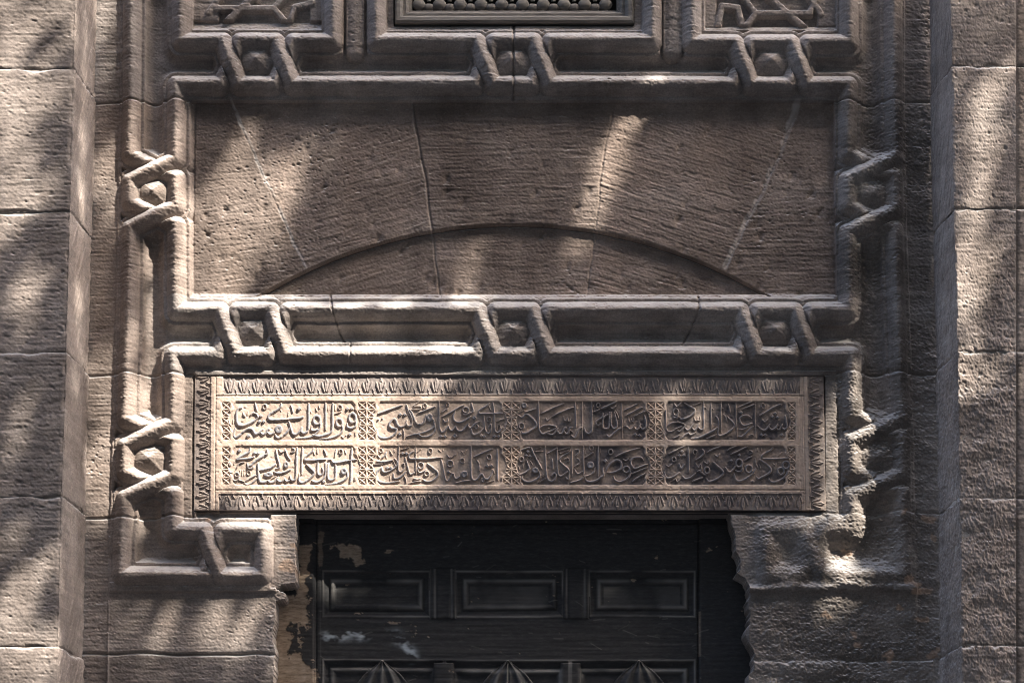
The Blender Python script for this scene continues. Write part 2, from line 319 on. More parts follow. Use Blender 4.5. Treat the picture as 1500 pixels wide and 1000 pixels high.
# ------------------------------------------------------------------ the carved recess: one relief sheet cut into its stones
ST = 0.98
XS = np.arange(106.0, 1404.0, ST)
YS = np.arange(-34.0, 1050.0, ST)
X, Y = np.meshgrid(XS, YS)
SH = X.shape
DCAM = 6.2
def flat(p, h=0.020):
    """image position of a point standing h metres proud of the wall -> its place on the wall plane"""
    k = 1 - h / DCAM
    return (750 + (p[0] - 750) * k, 1500 + (p[1] - 1500) * k)

roll = np.full(SH, -99.0)
roll_u = np.full(SH, -99.0); roll_o = np.full(SH, -99.0)
dmin = np.full(SH, 99.0)
def cord(pts, over=(), under=(), r=14.0, rb=13.0):
    pts = [flat(p) for p in pts]
    for i in range(len(pts) - 1):
        (x0, y0), (x1, y1) = pts[i], pts[i + 1]
        rr = rb if (i in over or i in under) else r
        b = box(XS, YS, x0, y0, x1, y1, rr + 16)
        if X[b].size == 0: continue
        d, t = segd(X[b], Y[b], x0, y0, x1, y1)
        q = d / rr
        prof = rr * 1.0 * np.maximum(1 - (np.sqrt(q * q + 0.09) - 0.3) / 0.744, 0) ** 0.74
        tgt = roll
        if i in over: lift = 1.0 + 3.5 * np.sin(math.pi * t); tgt = roll_o
        elif i in under: lift = -1.5 * np.clip(1 - np.abs(t - 0.5) / 0.40, 0, 1); tgt = roll_u
        else: lift = 0.0
        tgt[b] = np.where(q < 1, np.maximum(tgt[b], -1.0 + prof + lift), tgt[b])
        dmin[b] = np.minimum(dmin[b], d + (13.5 - rr))

KNOTS = []
def hknots(y_t, y_b, knots, x_left, x_right, up_left=None, up_right=None, dx=12, start=None, end=None, dn_left=None, dn_right=None):
    """a band of two cords crossing at each pair of crossings"""
    p1 = list(up_left or []); p2 = list(dn_left or [])
    o1, u1, o2, u2 = [], [], [], []
    for (c1, c2) in knots:
        p1.append((c1 - dx, y_t)); o1.append(len(p1) - 1); p1.append((c1 + dx, y_b))
        p1.append((c2 - 14, y_b)); u1.append(len(p1) - 1); p1.append((c2 + 14, y_t))
        p2.append((c1 - 14, y_b)); u2.append(len(p2) - 1); p2.append((c1 + 14, y_t))
        p2.append((c2 - dx, y_t)); o2.append(len(p2) - 1); p2.append((c2 + dx, y_b))
        KNOTS.append(((c1 + c2) / 2, (y_t + y_b) / 2, 'h', c2 - c1))
        if up_right and (c1, c2) != knots[-1] and isinstance(up_right[0], dict): pass
    p1 += list(up_right or []); p2 += list(dn_right or [])
    cord(p1, o1, u1, 14.5, 14.0); cord(p2, o2, u2, 14.5, 14.0)
def vknots(xl, xr, ycs, dy, top_l, top_r, bot_l, bot_r):
    pr = list(top_r); pl = list(top_l); orr, ur, ol, ul = [], [], [], []
    (y1, y2), = ycs
    pr += [(xr[0], y1 - dy)]; orr.append(len(pr) - 1); pr += [(xl[0], y1 + dy), (xl[1], y2 - 22)]; ur.append(len(pr) - 1); pr += [(xr[1], y2 + 11)]
    pl += [(xl[0], y1 - 22)]; ul.append(len(pl) - 1); pl += [(xr[0], y1 + 11), (xr[1], y2 - dy)]; ol.append(len(pl) - 1); pl += [(xl[1], y2 + dy)]
    pr += list(bot_r); pl += list(bot_l)
    cord(pr, orr, ur); cord(pl, ol, ul)
    KNOTS.append(((xl[0] + xr[0]) / 2, (y1 + y2) / 2, 'v', y2 - y1))

# top band: frames of the star panels and the window above, one cord running below
yt, yb = 58, 121
hknots(yt, yb, [(337, 415)], 0, 0, up_left=[(264, -60), (264, yt)], up_right=[(488, yt), (488, -60)],
       dn_left=[(257, 170), (257, yb)], dn_right=[(560, yb)])
hknots(yt, yb, [(710, 793)], 0, 0, up_left=[(551, -60), (551, yt)], up_right=[(956, yt), (956, -60)],
       dn_left=[(560, yb)], dn_right=[(960, yb)])
hknots(yt + 2, yb + 1, [(1089, 1171)], 0, 0, up_left=[(1014, -60), (1014, yt + 2)], up_right=[(1245, yt + 2), (1245, -60)],
       dn_left=[(960, yb)], dn_right=[(1244, yb + 1), (1243, 170)])
# middle band
yt, yb = 453, 518
hknots(yt, yb, [(333, 407), (712, 791), (1097, 1176)], 0, 0, up_left=[(257, 395), (257, yt)], up_right=[(1244, yt), (1244, 395)],
       dn_left=[(254, 560), (254, yb)], dn_right=[(1248, yb), (1250, 560)])
# jambs
vknots((190, 190), (257, 257), [(247, 316)], 16, [(193, -60)], [(257, 170)], [(188, 470), (185, 545)], [(257, 395)])
vknots((183, 182), (254, 253), [(634, 711)], 17, [(185, 545)], [(254, 560)], [(177, 790), (176, 840), (301, 841)], [(253, 735), (253, 775), (297, 775), (321, 841)][:2])
vknots((1243, 1243), (1312, 1312), [(245, 322)], 16, [(1243, 170)], [(1309, -60)], [(1244, 395)], [(1313, 400), (1318, 540)])
vknots((1250, 1251), (1322, 1323), [(628, 709)], 17, [(1250, 560)], [(1318, 540)], [(1251, 740)], [(1325, 790), (1325, 840), (1207, 840)])
# feet of the interlace
cord([(253, 775), (297, 775), (321, 841), (384, 841), (385, 776), (325, 776), (297, 841), (176, 841)], over=(1,), under=(5,))
cord([(1251, 740), (1251, 771), (1207, 771), (1175, 841), (1124, 841), (1122, 771), (1175, 771), (1207, 841)], over=(6,), under=(2,))

roll = np.maximum(roll, np.where(roll_o > -50, roll_o, roll_u))
xl_in = lerp([(0, 285), (150, 285), (430, 282), (550, 284), (760, 282), (1000, 282)])
xr_in = lerp([(0, 1222), (150, 1222), (430, 1226), (550, 1209), (760, 1212), (1000, 1212)])
xl_out = lerp([(-40, 178), (150, 178), (330, 174), (560, 168), (760, 163), (1000, 158)])
xr_out = lerp([(-40, 1323), (150, 1323), (330, 1326), (560, 1334), (760, 1339), (1000, 1342)])
XLI, XRI, XLO, XRO = xl_in(Y), xr_in(Y), xl_out(Y), xr_out(Y)

H = np.full(SH, -13.0)                                   # floor of the channel between the cords
H = -5.5 - 8.5 * np.sin(np.clip((dmin - 19.5) / 11.0, 0, 1) * math.pi / 2)
H[dmin < 19.5] = -0.3                                    # fillet following each cord
outer = (X < XLO) | (X > XRO)
H[outer] = -5.0
H[(np.abs(X - XLO) < 2.6) | (np.abs(X - XRO) < 2.6)] = -2.0
arc_c, arc_r = flat((752, 1042), -0.01), 716.0
tym = (X > XLI) & (X < XRI) & (Y > 147) & (Y < 433)
H[tym] = -9.0
inf = tym & (np.hypot(X - arc_c[0], Y - arc_c[1]) < arc_r)
H[inf] = -16.5
for k in (0,):
    m = (Y > 428) & (Y < 447) & (X > XLI - 6) & (X < XRI + 6) & (dmin > 12.5)
    H[m] = np.maximum(H[m], -2.5 - np.clip(436 - Y[m], 0, 8) * 0.7)
    m = (Y > 134) & (Y < 147) & (X > 262) & (X < 1238) & (dmin > 12.5)
    H[m] = -2.5
    m = (Y > 534) & (Y < 551) & (X > 268) & (X < 1232) & (dmin > 12.5)
    H[m] = -3.5
    m = (Y > 543) & (Y < 551) & (X > 284) & (X < 1226)
    H[m] = 1.0
# stone margins at the sides of the inscription
m = (Y > 548) & (Y < 756) & (((X > 266) & (X < 287)) | ((X > 1205) & (X < 1236)))
H[m] = -3.0
# openings between the rolls of the upper frames
star = ((X > 282) & (X < 471)) | ((X > 1033) & (X < 1226))
m = star & (Y < 43) & (dmin > 12.0)
top = np.where(X < 700, 28.0, 36.0)
H[m] = np.where(Y[m] > top[m], -4.0 - np.clip(43 - Y[m], 0, 15) * 0.62, -14.0)
H[m & (Y < top) & ((X < 320) | ((X > 453) & (X < 700)) | ((X > 700) & (X < 1050)) | (X > 1198))] = -6.5
for sgs in ([(316, 10, 401, 10, 9), (400, 9, 420, 32, 8), (376, -12, 328, 32, 10), (422, 32, 431, 9, 8), (431, 8, 456, 2, 9), (401, 9, 436, -30, 9), (352, -34, 376, -4, 9), (305, 16, 324, -10, 8)],
            [(1107, 17, 1188, 17, 9), (1108, 17, 1090, 40, 9), (1126, -8, 1182, 40, 9), (1058, 6, 1082, 9, 9), (1081, 9, 1090, 40, 9), (1058, 6, 1052, 40, 9),
             (1186, -8, 1203, 18, 8), (1108, 17, 1076, -24, 8), (1186, 17, 1205, -20, 8)]):
    for (x0, y0, x1, y1, w) in sgs:
        b = box(XS, YS, x0, y0, x1, y1, w)
        d, t = segd(X[b], Y[b], x0, y0, x1, y1)
        H[b] = np.maximum(H[b], np.where((d < w / 2 + 0.4) & (Y[b] < top[b]), -3.5 - 1.2 * (d / (w / 2)) ** 4, -99))
m = (X > 566) & (X < 942) & (Y < 44) & (dmin > 12.0)
H[m] = -3.0 - np.clip(43 - Y[m], 0, 8) * 0.45
# rounded fingers hanging between the upper frames
for xc in (520, 985):
    d, t = segd(X, Y, xc, -80, xc, 74)
    m = d < 14
    H[m] = np.maximum(H[m], -8 + 0.75 * np.sqrt(np.maximum(14 ** 2 - d[m] ** 2, 0)))
    m2 = (d < 18) & ~m
    H[m2] = np.minimum(H[m2], -8)
# plain courses under the interlace
m = ((Y > 862) & (X > 158) & (X < 440)) | ((Y > 862) & (X > 1080) & (X < XRO))
H[m] = -4.0
m = (Y > 852) & (Y < 866) & (((X > 160) & (X < 404)) | ((X > 1096) & (X < 1340))) & (dmin > 12)
H[m] = 1.5
m = (Y > 752) & (((X > 396) & (X < 440)) | ((X > 1060) & (X < 1112))) & (Y < 860)
H[m] = -3.0
# hexagonal bosses
boss = np.zeros(SH, bool)
for (cx, cy, kind, sp) in KNOTS:
    cx, cy = flat((cx, cy + (-2 if kind == 'h' else 0)), 0.006)
    u, v = (X - cx), (Y - cy)
    R = 21.0
    hx = np.maximum(np.abs(v), np.abs(u) * 0.62 + np.abs(v) * 0.30)
    m = hx < R
    boss |= m & (roll < -20)
    H = np.where(m & (dmin > 11.5), -0.5 + (R - hx) * 0.60, H)
cordm = roll > -14
H = np.where(cordm, np.maximum(H, roll), H)
H = np.where((roll > -90) & (H <= -12) , np.maximum(roll, H), H)
H -= 0.9 * np.exp(-((dmin - 13.6) / 1.2) ** 2) * (roll_o < -50)
H = blur(H, ST, 0.5)
# wear: broad rounding that comes and goes
wear = np.clip(fbm(SH, ST, 70, 3, seed=5) * 0.5 + 0.2, 0, 1)
Hb = blur(H, ST, 2.4)
H = H * (1 - 0.2 * wear) + Hb * 0.2 * wear

# joints
def joint(pts, w=1.3, dep=3.5, mask=None, jit=1.2, seed=0):
    jn = fnoise((1, SH[1]) if abs(pts[0][0] - pts[-1][0]) > abs(pts[0][1] - pts[-1][1]) else (SH[0], 1), ST, 14, 14, 0, seed=900 + seed) * jit
    for (x0, y0), (x1, y1) in zip(pts[:-1], pts[1:]):
        b = box(XS, YS, x0, y0, x1, y1, 8)
        jj = np.broadcast_to(jn, SH)[b]
        if abs(x1 - x0) > abs(y1 - y0): d, t = segd(X[b], Y[b] + jj, x0, y0, x1, y1)
        else: d, t = segd(X[b] + jj, Y[b], x0, y0, x1, y1)
        g = dep * np.exp(-0.5 * (d / w) ** 2)
        if mask is not None: g = g * mask[b]
        H[b] -= g
flatside = 1.0
JA = [(338, 147), (372, 225), (447, 388)]; JB = [(603, 147), (616, 230), (633, 333)]
JC = [(902, 147), (884, 238), (873, 330)]; JD = [(1172, 147), (1130, 250), (1063, 388)]
JE = [(633, 335), (645, 432)]; JF = [(871, 333), (861, 432)]
joint(JA, 1.0, 0.5, seed=1); joint(JB, 1.1, 2.4, seed=2); joint(JC, 0.9, 1.2, seed=3); joint(JD, 1.4, 1.5, seed=4)
joint(JE, 1.0, 1.5, seed=5); joint(JF, 0.9, 1.3, seed=6)
ad = np.abs(np.hypot(X - arc_c[0], Y - arc_c[1]) - arc_r + 0.6)
H -= np.where(tym, 3.0 * np.exp(-0.5 * (ad / 0.9) ** 2), 0)
joint([(752, 34), (752, 146)], 0.9, 5.0, jit=0.5, seed=7)
joint([(483, 430), (486, 455), (505, 500)], 0.9, 4.5, seed=8)
joint([(512, 500), (513, 532)], 0.9, 3.0, seed=9)
joint([(1023, 434), (1021, 455), (1000, 505)], 0.9, 4.5, seed=10)
joint([(106, 151), (282, 149)], 1.2, 3.0, seed=11); joint([(106, 548), (282, 546)], 1.2, 3.0, seed=12)
joint([(106, 757), (283, 756)], 1.3, 3.5, seed=13); joint([(106, 957), (404, 955)], 1.5, 4.5, seed=14)
joint([(1224, 148), (1404, 147)], 1.4, 4.0, seed=15); joint([(1210, 546), (1404, 547)], 1.4, 4.0, seed=16)
joint([(1210, 752), (1404, 750)], 1.2, 3.5, seed=17); joint([(1098, 966), (1404, 967)], 1.5, 4.0, seed=18)
joint([(284, 549), (282, 756)], 1.1, 5.0, jit=0.3, seed=19); joint([(1228, 585), (1231, 756)], 1.1, 4.0, seed=20)

# surface: comb-dressing, undulation, pits; heavy decay low on the right
vo = np.zeros(SH, int)                                     # voussoirs
def leftof(J):
    xs = np.interp(Y, [p[1] for p in J], [p[0] for p in J])
    return X < xs
vo = np.where(leftof(JA), 0, np.where(leftof(JB), 1, np.where(leftof(JC), 2, np.where(leftof(JD), 3, 4))))
fo = np.where(leftof(JE), 0, np.where(leftof(JF), 1, 2))
c0 = fnoise(SH, ST, 10, 1.0, 0.0, seed=21)
cl = fnoise(SH, ST, 10, 0.95, math.radians(-17), seed=22)
cr = fnoise(SH, ST, 10, 0.95, math.radians(17), seed=23)
c2 = fnoise(SH, ST, 10, 0.95, math.radians(-7), seed=24)
comb = c0.copy()
tv = tym & ~inf
comb[tv & (vo == 1)] = cl[tv & (vo == 1)]
comb[tv & (vo == 3)] = cr[tv & (vo == 3)]
comb[tv & (vo == 0)] = c2[tv & (vo == 0)]
comb[inf & (fo == 0)] = cl[inf & (fo == 0)]
comb[inf & (fo == 2)] = cr[inf & (fo == 2)]
amp = np.full(SH, 0.16)
amp[tym] = 0.16
amp[outer] = 0.22
amp[cordm] = 0.20
amp = blur(amp, ST, 2) * (0.75 + 0.5 * np.clip(fbm(SH, ST, 60, 2, seed=30) * 0.5 + 0.5, 0, 1.6))
bad = 0.85 * sstep(1080, 1130, X) * sstep(690, 800, Y) 
bad = np.maximum(bad, 0.42 * sstep(1226, 1250, X) * sstep(-60, 420, Y))
bad = np.maximum(bad, 0.35 * sstep(1226, 1260, X))
bad = np.maximum(bad, 0.52 * sstep(1215, 1235, X) * sstep(535, 560, Y))
bad = np.maximum(bad, 0.5 * sstep(840, 880, Y) * (X < 420) * sstep(380, 410, X))
bad = blur(np.clip(bad + 0.18 * fbm(SH, ST, 40, 2, seed=31) * (bad > 0.05), 0, 1), ST, 3)
h1 = fbm(SH, ST, 22, 5, 0.68, 1.8, seed=40); h2 = fbm(SH, ST, 30, 5, 0.62, 1.6, seed=45)
heavy = 0.55 * h1 + 0.9 * (0.8 - np.abs(h2))
fl = fbm(SH, ST, 20, 5, 0.6, 1.7, seed=47) * 2.2
fb = np.floor(fl); flake = (fb + sstep(0.38, 0.62, fl - fb)) / 2.2
heavy = 0.4 * np.where(heavy > 0, heavy * 0.8, heavy * 1.2) + 0.9 * flake
flatn = np.maximum(0.78 * sstep(1080, 1120, X) * sstep(735, 765, Y), 0.22 * sstep(1232, 1250, X) * sstep(545, 575, Y))
flatn = blur(np.clip(flatn * (1 + 0.15 * fbm(SH, ST, 40, 2, seed=33)), 0, 1), ST, 4)
H = H * (1 - flatn) + (blur(H, ST, 6.5) * 0.62 - 2.0) * flatn
rag = 2.2 * fbm(SH, ST, 16, 4, 0.6, seed=34)
led = (X > 1096) & (X < 1344)
H += np.where(led, 5.0 * np.exp(-0.5 * ((Y - 860 + rag) / 4.0) ** 2) + 2.0 * sstep(846, 858, Y + rag) * sstep(966, 960, Y), 0)
H += np.where((X > 1096) & (X < 1368), 3.0 * sstep(967, 969, Y + 0.4 * rag) * np.exp(-np.clip(Y - 967, 0, 200) / 14), 0)
H += np.where((X > 1212) & (X < 1340), 3.0 * np.exp(-0.5 * ((Y - 758 + rag) / 4.5) ** 2), 0)
H1 = blur(H, ST, 3.6)
H = H * (1 - 0.7 * bad) + H1 * 0.7 * bad
H += comb * amp * (1 - 0.6 * bad)
H += 0.20 * fbm(SH, ST, 34, 4, 0.6, 1.3, seed=50) + (0.16 + 0.03 * cordm) * fnoise(SH, ST, 1.1, 0.75, 0, seed=51) + 0.22 * cordm * fbm(SH, ST, 12, 3, 0.6, seed=53)
H += bad * 1.7 * heavy + bad * 0.5 * fnoise(SH, ST, 1.2, 0.85, 0, seed=52)
pt = pits(SH, ST, 0.004, 1.7, 0.9, 0, seed=60) + 0.9 * pits(SH, ST, 0.012, 0.9, 0.7, 0, seed=61) + 0.9 * pits(SH, ST, 0.0007, 3.2, 1.6, 0, seed=62)
H -= 1.5 * pt * (0.5 + 0.6 * np.clip(fbm(SH, ST, 50, 3, seed=63), 0, 2)) * (1 + 0.5 * bad) * np.where(tym, 0.8, 1.0)
# gouges and bruises on the relieving arch
gp = pits(SH, ST, 0.0006, 3.0, 5.0, 0.4, seed=70) * tym
H -= 3.0 * gp

# holes: doorway and grille opening
en = fnoise((SH[0], 1), ST, 5, 5, 0, seed=71) * 1.3
e2 = fnoise((SH[0], 1), ST, 12, 12, 0, seed=72) * 1.6 + fnoise((SH[0], 1), ST, 2.2, 2.2, 0, seed=73) * 0.9
lx = lerp([(740, 433), (850, 433), (853, 430), (856, 409), (864, 407), (867, 417), (876, 417), (879, 404), (905, 403), (935, 399), (950, 402), (1040, 401)])
rx = lerp([(740, 1068), (765, 1071), (800, 1082), (832, 1086), (838, 1079), (846, 1092), (870, 1097), (880, 1092), (905, 1099), (930, 1094), (960, 1100), (1040, 1099)])
hole = (Y > 747.5) & (X > lx(Y) + en * 0.5) & (X < rx(Y) + en + e2 * sstep(760, 790, Y))
DEEP = -54.0
H = np.where(hole, DEEP - 2, H)
whole = (X > 577) & (X < 929) & (Y < 36.5)
H = np.where(whole, DEEP - 2, H)
pan_hole = (X > 283.5) & (X < 1209) & (Y > 550.5) & (Y < 747.5)
H = np.where(pan_hole & ~hole, -11.0, H)

# lime left along joints; ochre where the crust has scaled off
lime = np.zeros(SH); ochre = np.zeros(SH)
br = fbm(SH, ST, 12, 4, 0.65, seed=85)
for (J, wd, st_) in ((JD, 4.4, 0.7), (JA, 2.6, 0.9), (JE, 1.6, 0.35), (JF, 1.4, 0.3), (JB, 1.6, 0.3), ([(1171, 385), (1063, 388)][:1] * 2, 1, 0)):
    for (x0, y0), (x1, y1) in zip(J[:-1], J[1:]):
        b = box(XS, YS, x0, y0, x1, y1, 16)
        d, t = segd(X[b] + 1.5 * br[b], Y[b], x0, y0, x1, y1)
        lime[b] = np.maximum(lime[b], st_ * np.clip(0.75 + 0.35 * br[b], 0, 1) * sstep(wd * 1.3, wd * 0.5, d))
for (x0, y0, x1, y1, wd) in ((1205, 560, 1216, 750, 8), (1100, 860, 1340, 862, 6), (1120, 966, 1370, 968, 4), (1368, 758, 1375, 956, 7), (1368, 758, 1375, 956, 9), (290, 546, 760, 546, 5)):
    b = box(XS, YS, x0, y0, x1, y1, 20)
    d, t = segd(X[b] + 3 * br[b], Y[b] + 2 * br[b], x0, y0, x1, y1)
    lime[b] = np.maximum(lime[b], 0.5 * np.clip(0.2 + 0.7 * br[b], 0, 1) * sstep(wd, wd * 0.5, d))
for (x0, y0, r_) in ((1246, 806, 9), (1352, 862, 12), (1334, 845, 7), (1345, 848, 8), (1322, 893, 9), (1355, 905, 8), (1368, 955, 9), (1300, 957, 10), (1255, 940, 8), (1365, 760, 12),
                     (1366, 790, 6), (1210, 902, 10), (1255, 925, 9), (1325, 752, 6), (425, 828, 14), (424, 800, 8), (300, 764, 7)):
    d = np.hypot((X - x0) * 0.8 + 4 * br, (Y - y0) * 1.2 + 4 * np.roll(br, 60, 1))
    ochre = np.maximum(ochre, 0.8 * sstep(r_, r_ * 0.6, d))
P = np.empty(SH + (3,))
wx, wz = W(X, Y, 0.0)
P[..., 0] = wx; P[..., 2] = wz; P[..., 1] = -H * PX
Xc, Yc = (X[:-1, :-1] + X[1:, 1:]) / 2, (Y[:-1, :-1] + Y[1:, 1:]) / 2
def cellmax(A): return np.maximum(np.maximum(A[:-1, :-1], A[1:, :-1]), np.maximum(A[:-1, 1:], A[1:, 1:]))
keep = cellmax(H) > DEEP - 1.0
keep &= ~((cellmax(H) <= -10.9) & (Xc > 289) & (Xc < 1203) & (Yc > 556) & (Yc < 742))
c = lambda A: A[:-1, :-1]

# part numbers
lab = np.zeros(Xc.shape, int)
tymc, infc = c(tym), c(inf)
XLIc, XRIc = c(XLI), c(XRI)
left, right = Xc < 400, Xc > 1090
def knot_at(cx, cy, rx_, ry_): return (np.abs(Xc - cx) < rx_) & (np.abs(Yc - cy) < ry_)
lab[:] = 1                                              # top frieze
lab[(Yc > 147) & (Xc < XLIc)] = 20                      # left jamb stones 20..23
lab[(Yc > 547) & (Xc < 300)] = 21
lab[(Yc > 756) & (Xc < 500)] = 22
lab[(Yc > 956) & (Xc < 500)] = 23
lab[(Yc > 147) & (Xc > XRIc)] = 30                      # right jamb stones 30..33
lab[(Yc > 547) & (Xc > 1195)] = 31
lab[(Yc > 751) & (Xc > 1000)] = 32
lab[(Yc > 966) & (Xc > 1000)] = 33
lab[(Yc > 433) & (Yc <= 549) & (Xc > 240) & (Xc < 1262)] = 10   # middle band
lab[tymc] = 40 + c(vo)[tymc]
lab[infc] = 50 + c(fo)[infc]
lab[(Yc < 34) & (Xc > 292) & (Xc < 464)] = 2
lab[(Yc < 38) & (Xc > 1044) & (Xc < 1216)] = 3
num = 60
kspec = {}
for i, (cx, cy, kind, sp) in enumerate(KNOTS):
    fx, fy = flat((cx, cy))
    k = knot_at(fx, fy, sp / 2 + 27, 47) if kind == 'h' else knot_at(fx, fy, 50, sp / 2 + 26)
    own = 1 if cy < 140 else (10 if 430 < cy < 540 else None)
    if kind == 'h': k &= (lab == own)
    lab[k] = num + i
    kb = k & c(boss) & (np.hypot(Xc - fx, Yc - fy) < 24)
    lab[kb] = num + 30 + i
    kspec[i] = (cx, cy, kind)

frieze = thing('carved_frieze', 'carved stone frieze along the top edge with star panels above a knotted double moulding', 'frieze')
midband = thing('interlace_moulding', 'double roll moulding with three knots running just above the inscribed slab', 'moulding')
ljamb = thing('carved_jamb', 'pale sunlit carved stone jamb with crossed cords left of the inscribed slab', 'door jamb')
rjamb = thing('carved_jamb', 'dark weathered stone jamb with eroded crossed cords right of the inscribed slab', 'door jamb')
arch = thing('relieving_arch', 'flat segmental relieving arch of dark combed voussoirs between the two knotted mouldings', 'arch')
specs = {1: ('moulding', M_CARVE, frieze, None), 2: ('star_panel', M_CARVE, frieze, 'left panel of crossing straps'), 3: ('star_panel', M_CARVE, frieze, 'right panel of crossing straps'),
         10: ('moulding', M_CARVE, midband, None)}
for k in range(4):
    specs[20 + k] = ('jamb_stone', M_STONE if k < 2 else M_PIER, ljamb, None)
    specs[30 + k] = ('jamb_stone', M_WORN, rjamb, None)
specs[32] = ('jamb_stone', M_WORN, rjamb, 'deeply crumbled jamb stone')
for k in range(5): specs[40 + k] = ('voussoir', M_TYMP, arch, None)
for k in range(3): specs[50 + k] = ('infill_stone', M_TYMP, arch, None)
for i, (cx, cy, kind) in kspec.items():
    par = (frieze if cy < 140 else midband) if kind == 'h' else (ljamb if cx < 700 else rjamb)
    mt = M_CARVE if kind == 'h' else (M_STONE if cx < 700 else M_WORN)
    specs[num + i] = ('interlace_knot', mt, par, 'worn knot' if (kind == 'v' and cx > 700 and cy > 500) else None)
    specs[num + 30 + i] = ('hexagonal_boss', mt, num + i, None)
grid_to_parts(P, lab, keep, specs, {'lime': lime, 'ochre': ochre})

del P, wx, wz

# ------------------------------------------------------------------ inscribed slab
def marble():
    m, nt, b = nodes_of('tan marble with grey pigment')
    geo = N(nt, 'ShaderNodeNewGeometry'); Pp = geo.outputs['Position']
    c = ramp(nt, noise(nt, Pp, 7, 5), [(0.3, (0.36, 0.266, 0.205)), (0.5, (0.48, 0.366, 0.288)), (0.72, (0.58, 0.47, 0.385))])
    g = ramp(nt, noise(nt, Pp, 60, 5, 0.65), [(0.3, gray(0.8)), (0.5, gray(1.0)), (0.75, gray(1.15))])
    c = mix(nt, 0.9, c, g, 'MULTIPLY')
    at = N(nt, 'ShaderNodeAttribute', attribute_name='pigment')
    pn = ramp(nt, noise(nt, Pp, 26, 4, 0.6), [(0.28, gray(0.3)), (0.46, gray(1.0))])
    f = mix(nt, 1.0, at.outputs['Fac'], pn, 'MULTIPLY')
    c = mix(nt, f, c, (0.165, 0.163, 0.175))
    gr = N(nt, 'ShaderNodeAttribute', attribute_name='dark_tone')
    gn = ramp(nt, noise(nt, Pp, 13, 5, 0.6), [(0.36, gray(0.25)), (0.56, gray(0.95))])
    f = mix(nt, 1.0, gr.outputs['Fac'], gn, 'MULTIPLY')
    c = mix(nt, f, c, (0.062, 0.056, 0.062))
    nt.links.new(c, b.inputs['Base Color'])
    b.inputs['Roughness'].default_value = 0.75
    b.inputs['Specular IOR Level'].default_value = 0.3
    return m
M_SLAB = marble()
s2 = 0.62
xs = np.arange(283.0, 1212.0, s2); ys = np.arange(549.6, 748.2, s2)
X, Y = np.meshgrid(xs, ys); SH2 = X.shape
XL = np.interp(Y, [550, 747], [284.0, 282.5]); XR = np.interp(Y, [550, 747], [1207.5, 1211.0])
U = 284 + (X - XL) * 924 / (XR - XL)                     # straightened abscissa
h = np.zeros(SH2)
pig = np.zeros(SH2); dark_tone = np.zeros(SH2)
ROWS = [(588.0, 644.0), (653.0, 709.6)]
COLS = [(341, 520), (553, 735), (763, 945), (975, 1151)]
cart = np.zeros(SH2, int)
ci = 0
for (t, b_) in ROWS:
    for (a, d_) in COLS:
        ci += 1
        mid = (t + b_) / 2
        pl = [(a + 4, t), (d_ - 4, t), (d_, t + 5), (d_ - 1, t + 11), (d_ + 4, t + 17), (d_ + 7.5, mid), (d_ + 4, b_ - 17), (d_ - 1, b_ - 11), (d_, b_ - 5), (d_ - 4, b_),
              (a + 4, b_), (a, b_ - 5), (a + 1, b_ - 11), (a - 4, b_ - 17), (a - 7.5, mid), (a - 4, t + 17), (a + 1, t + 11), (a, t + 5)]
        m = inpoly(X, Y, pl)
        cart[m] = ci
inside = blur((cart > 0).astype(float), s2, 0.55)
h -= 1.9 * inside
dark_tone += 0.75 * inside * sstep(560, 900, X) + 0.22 * inside  # cartouche floors darker, more so towards the right
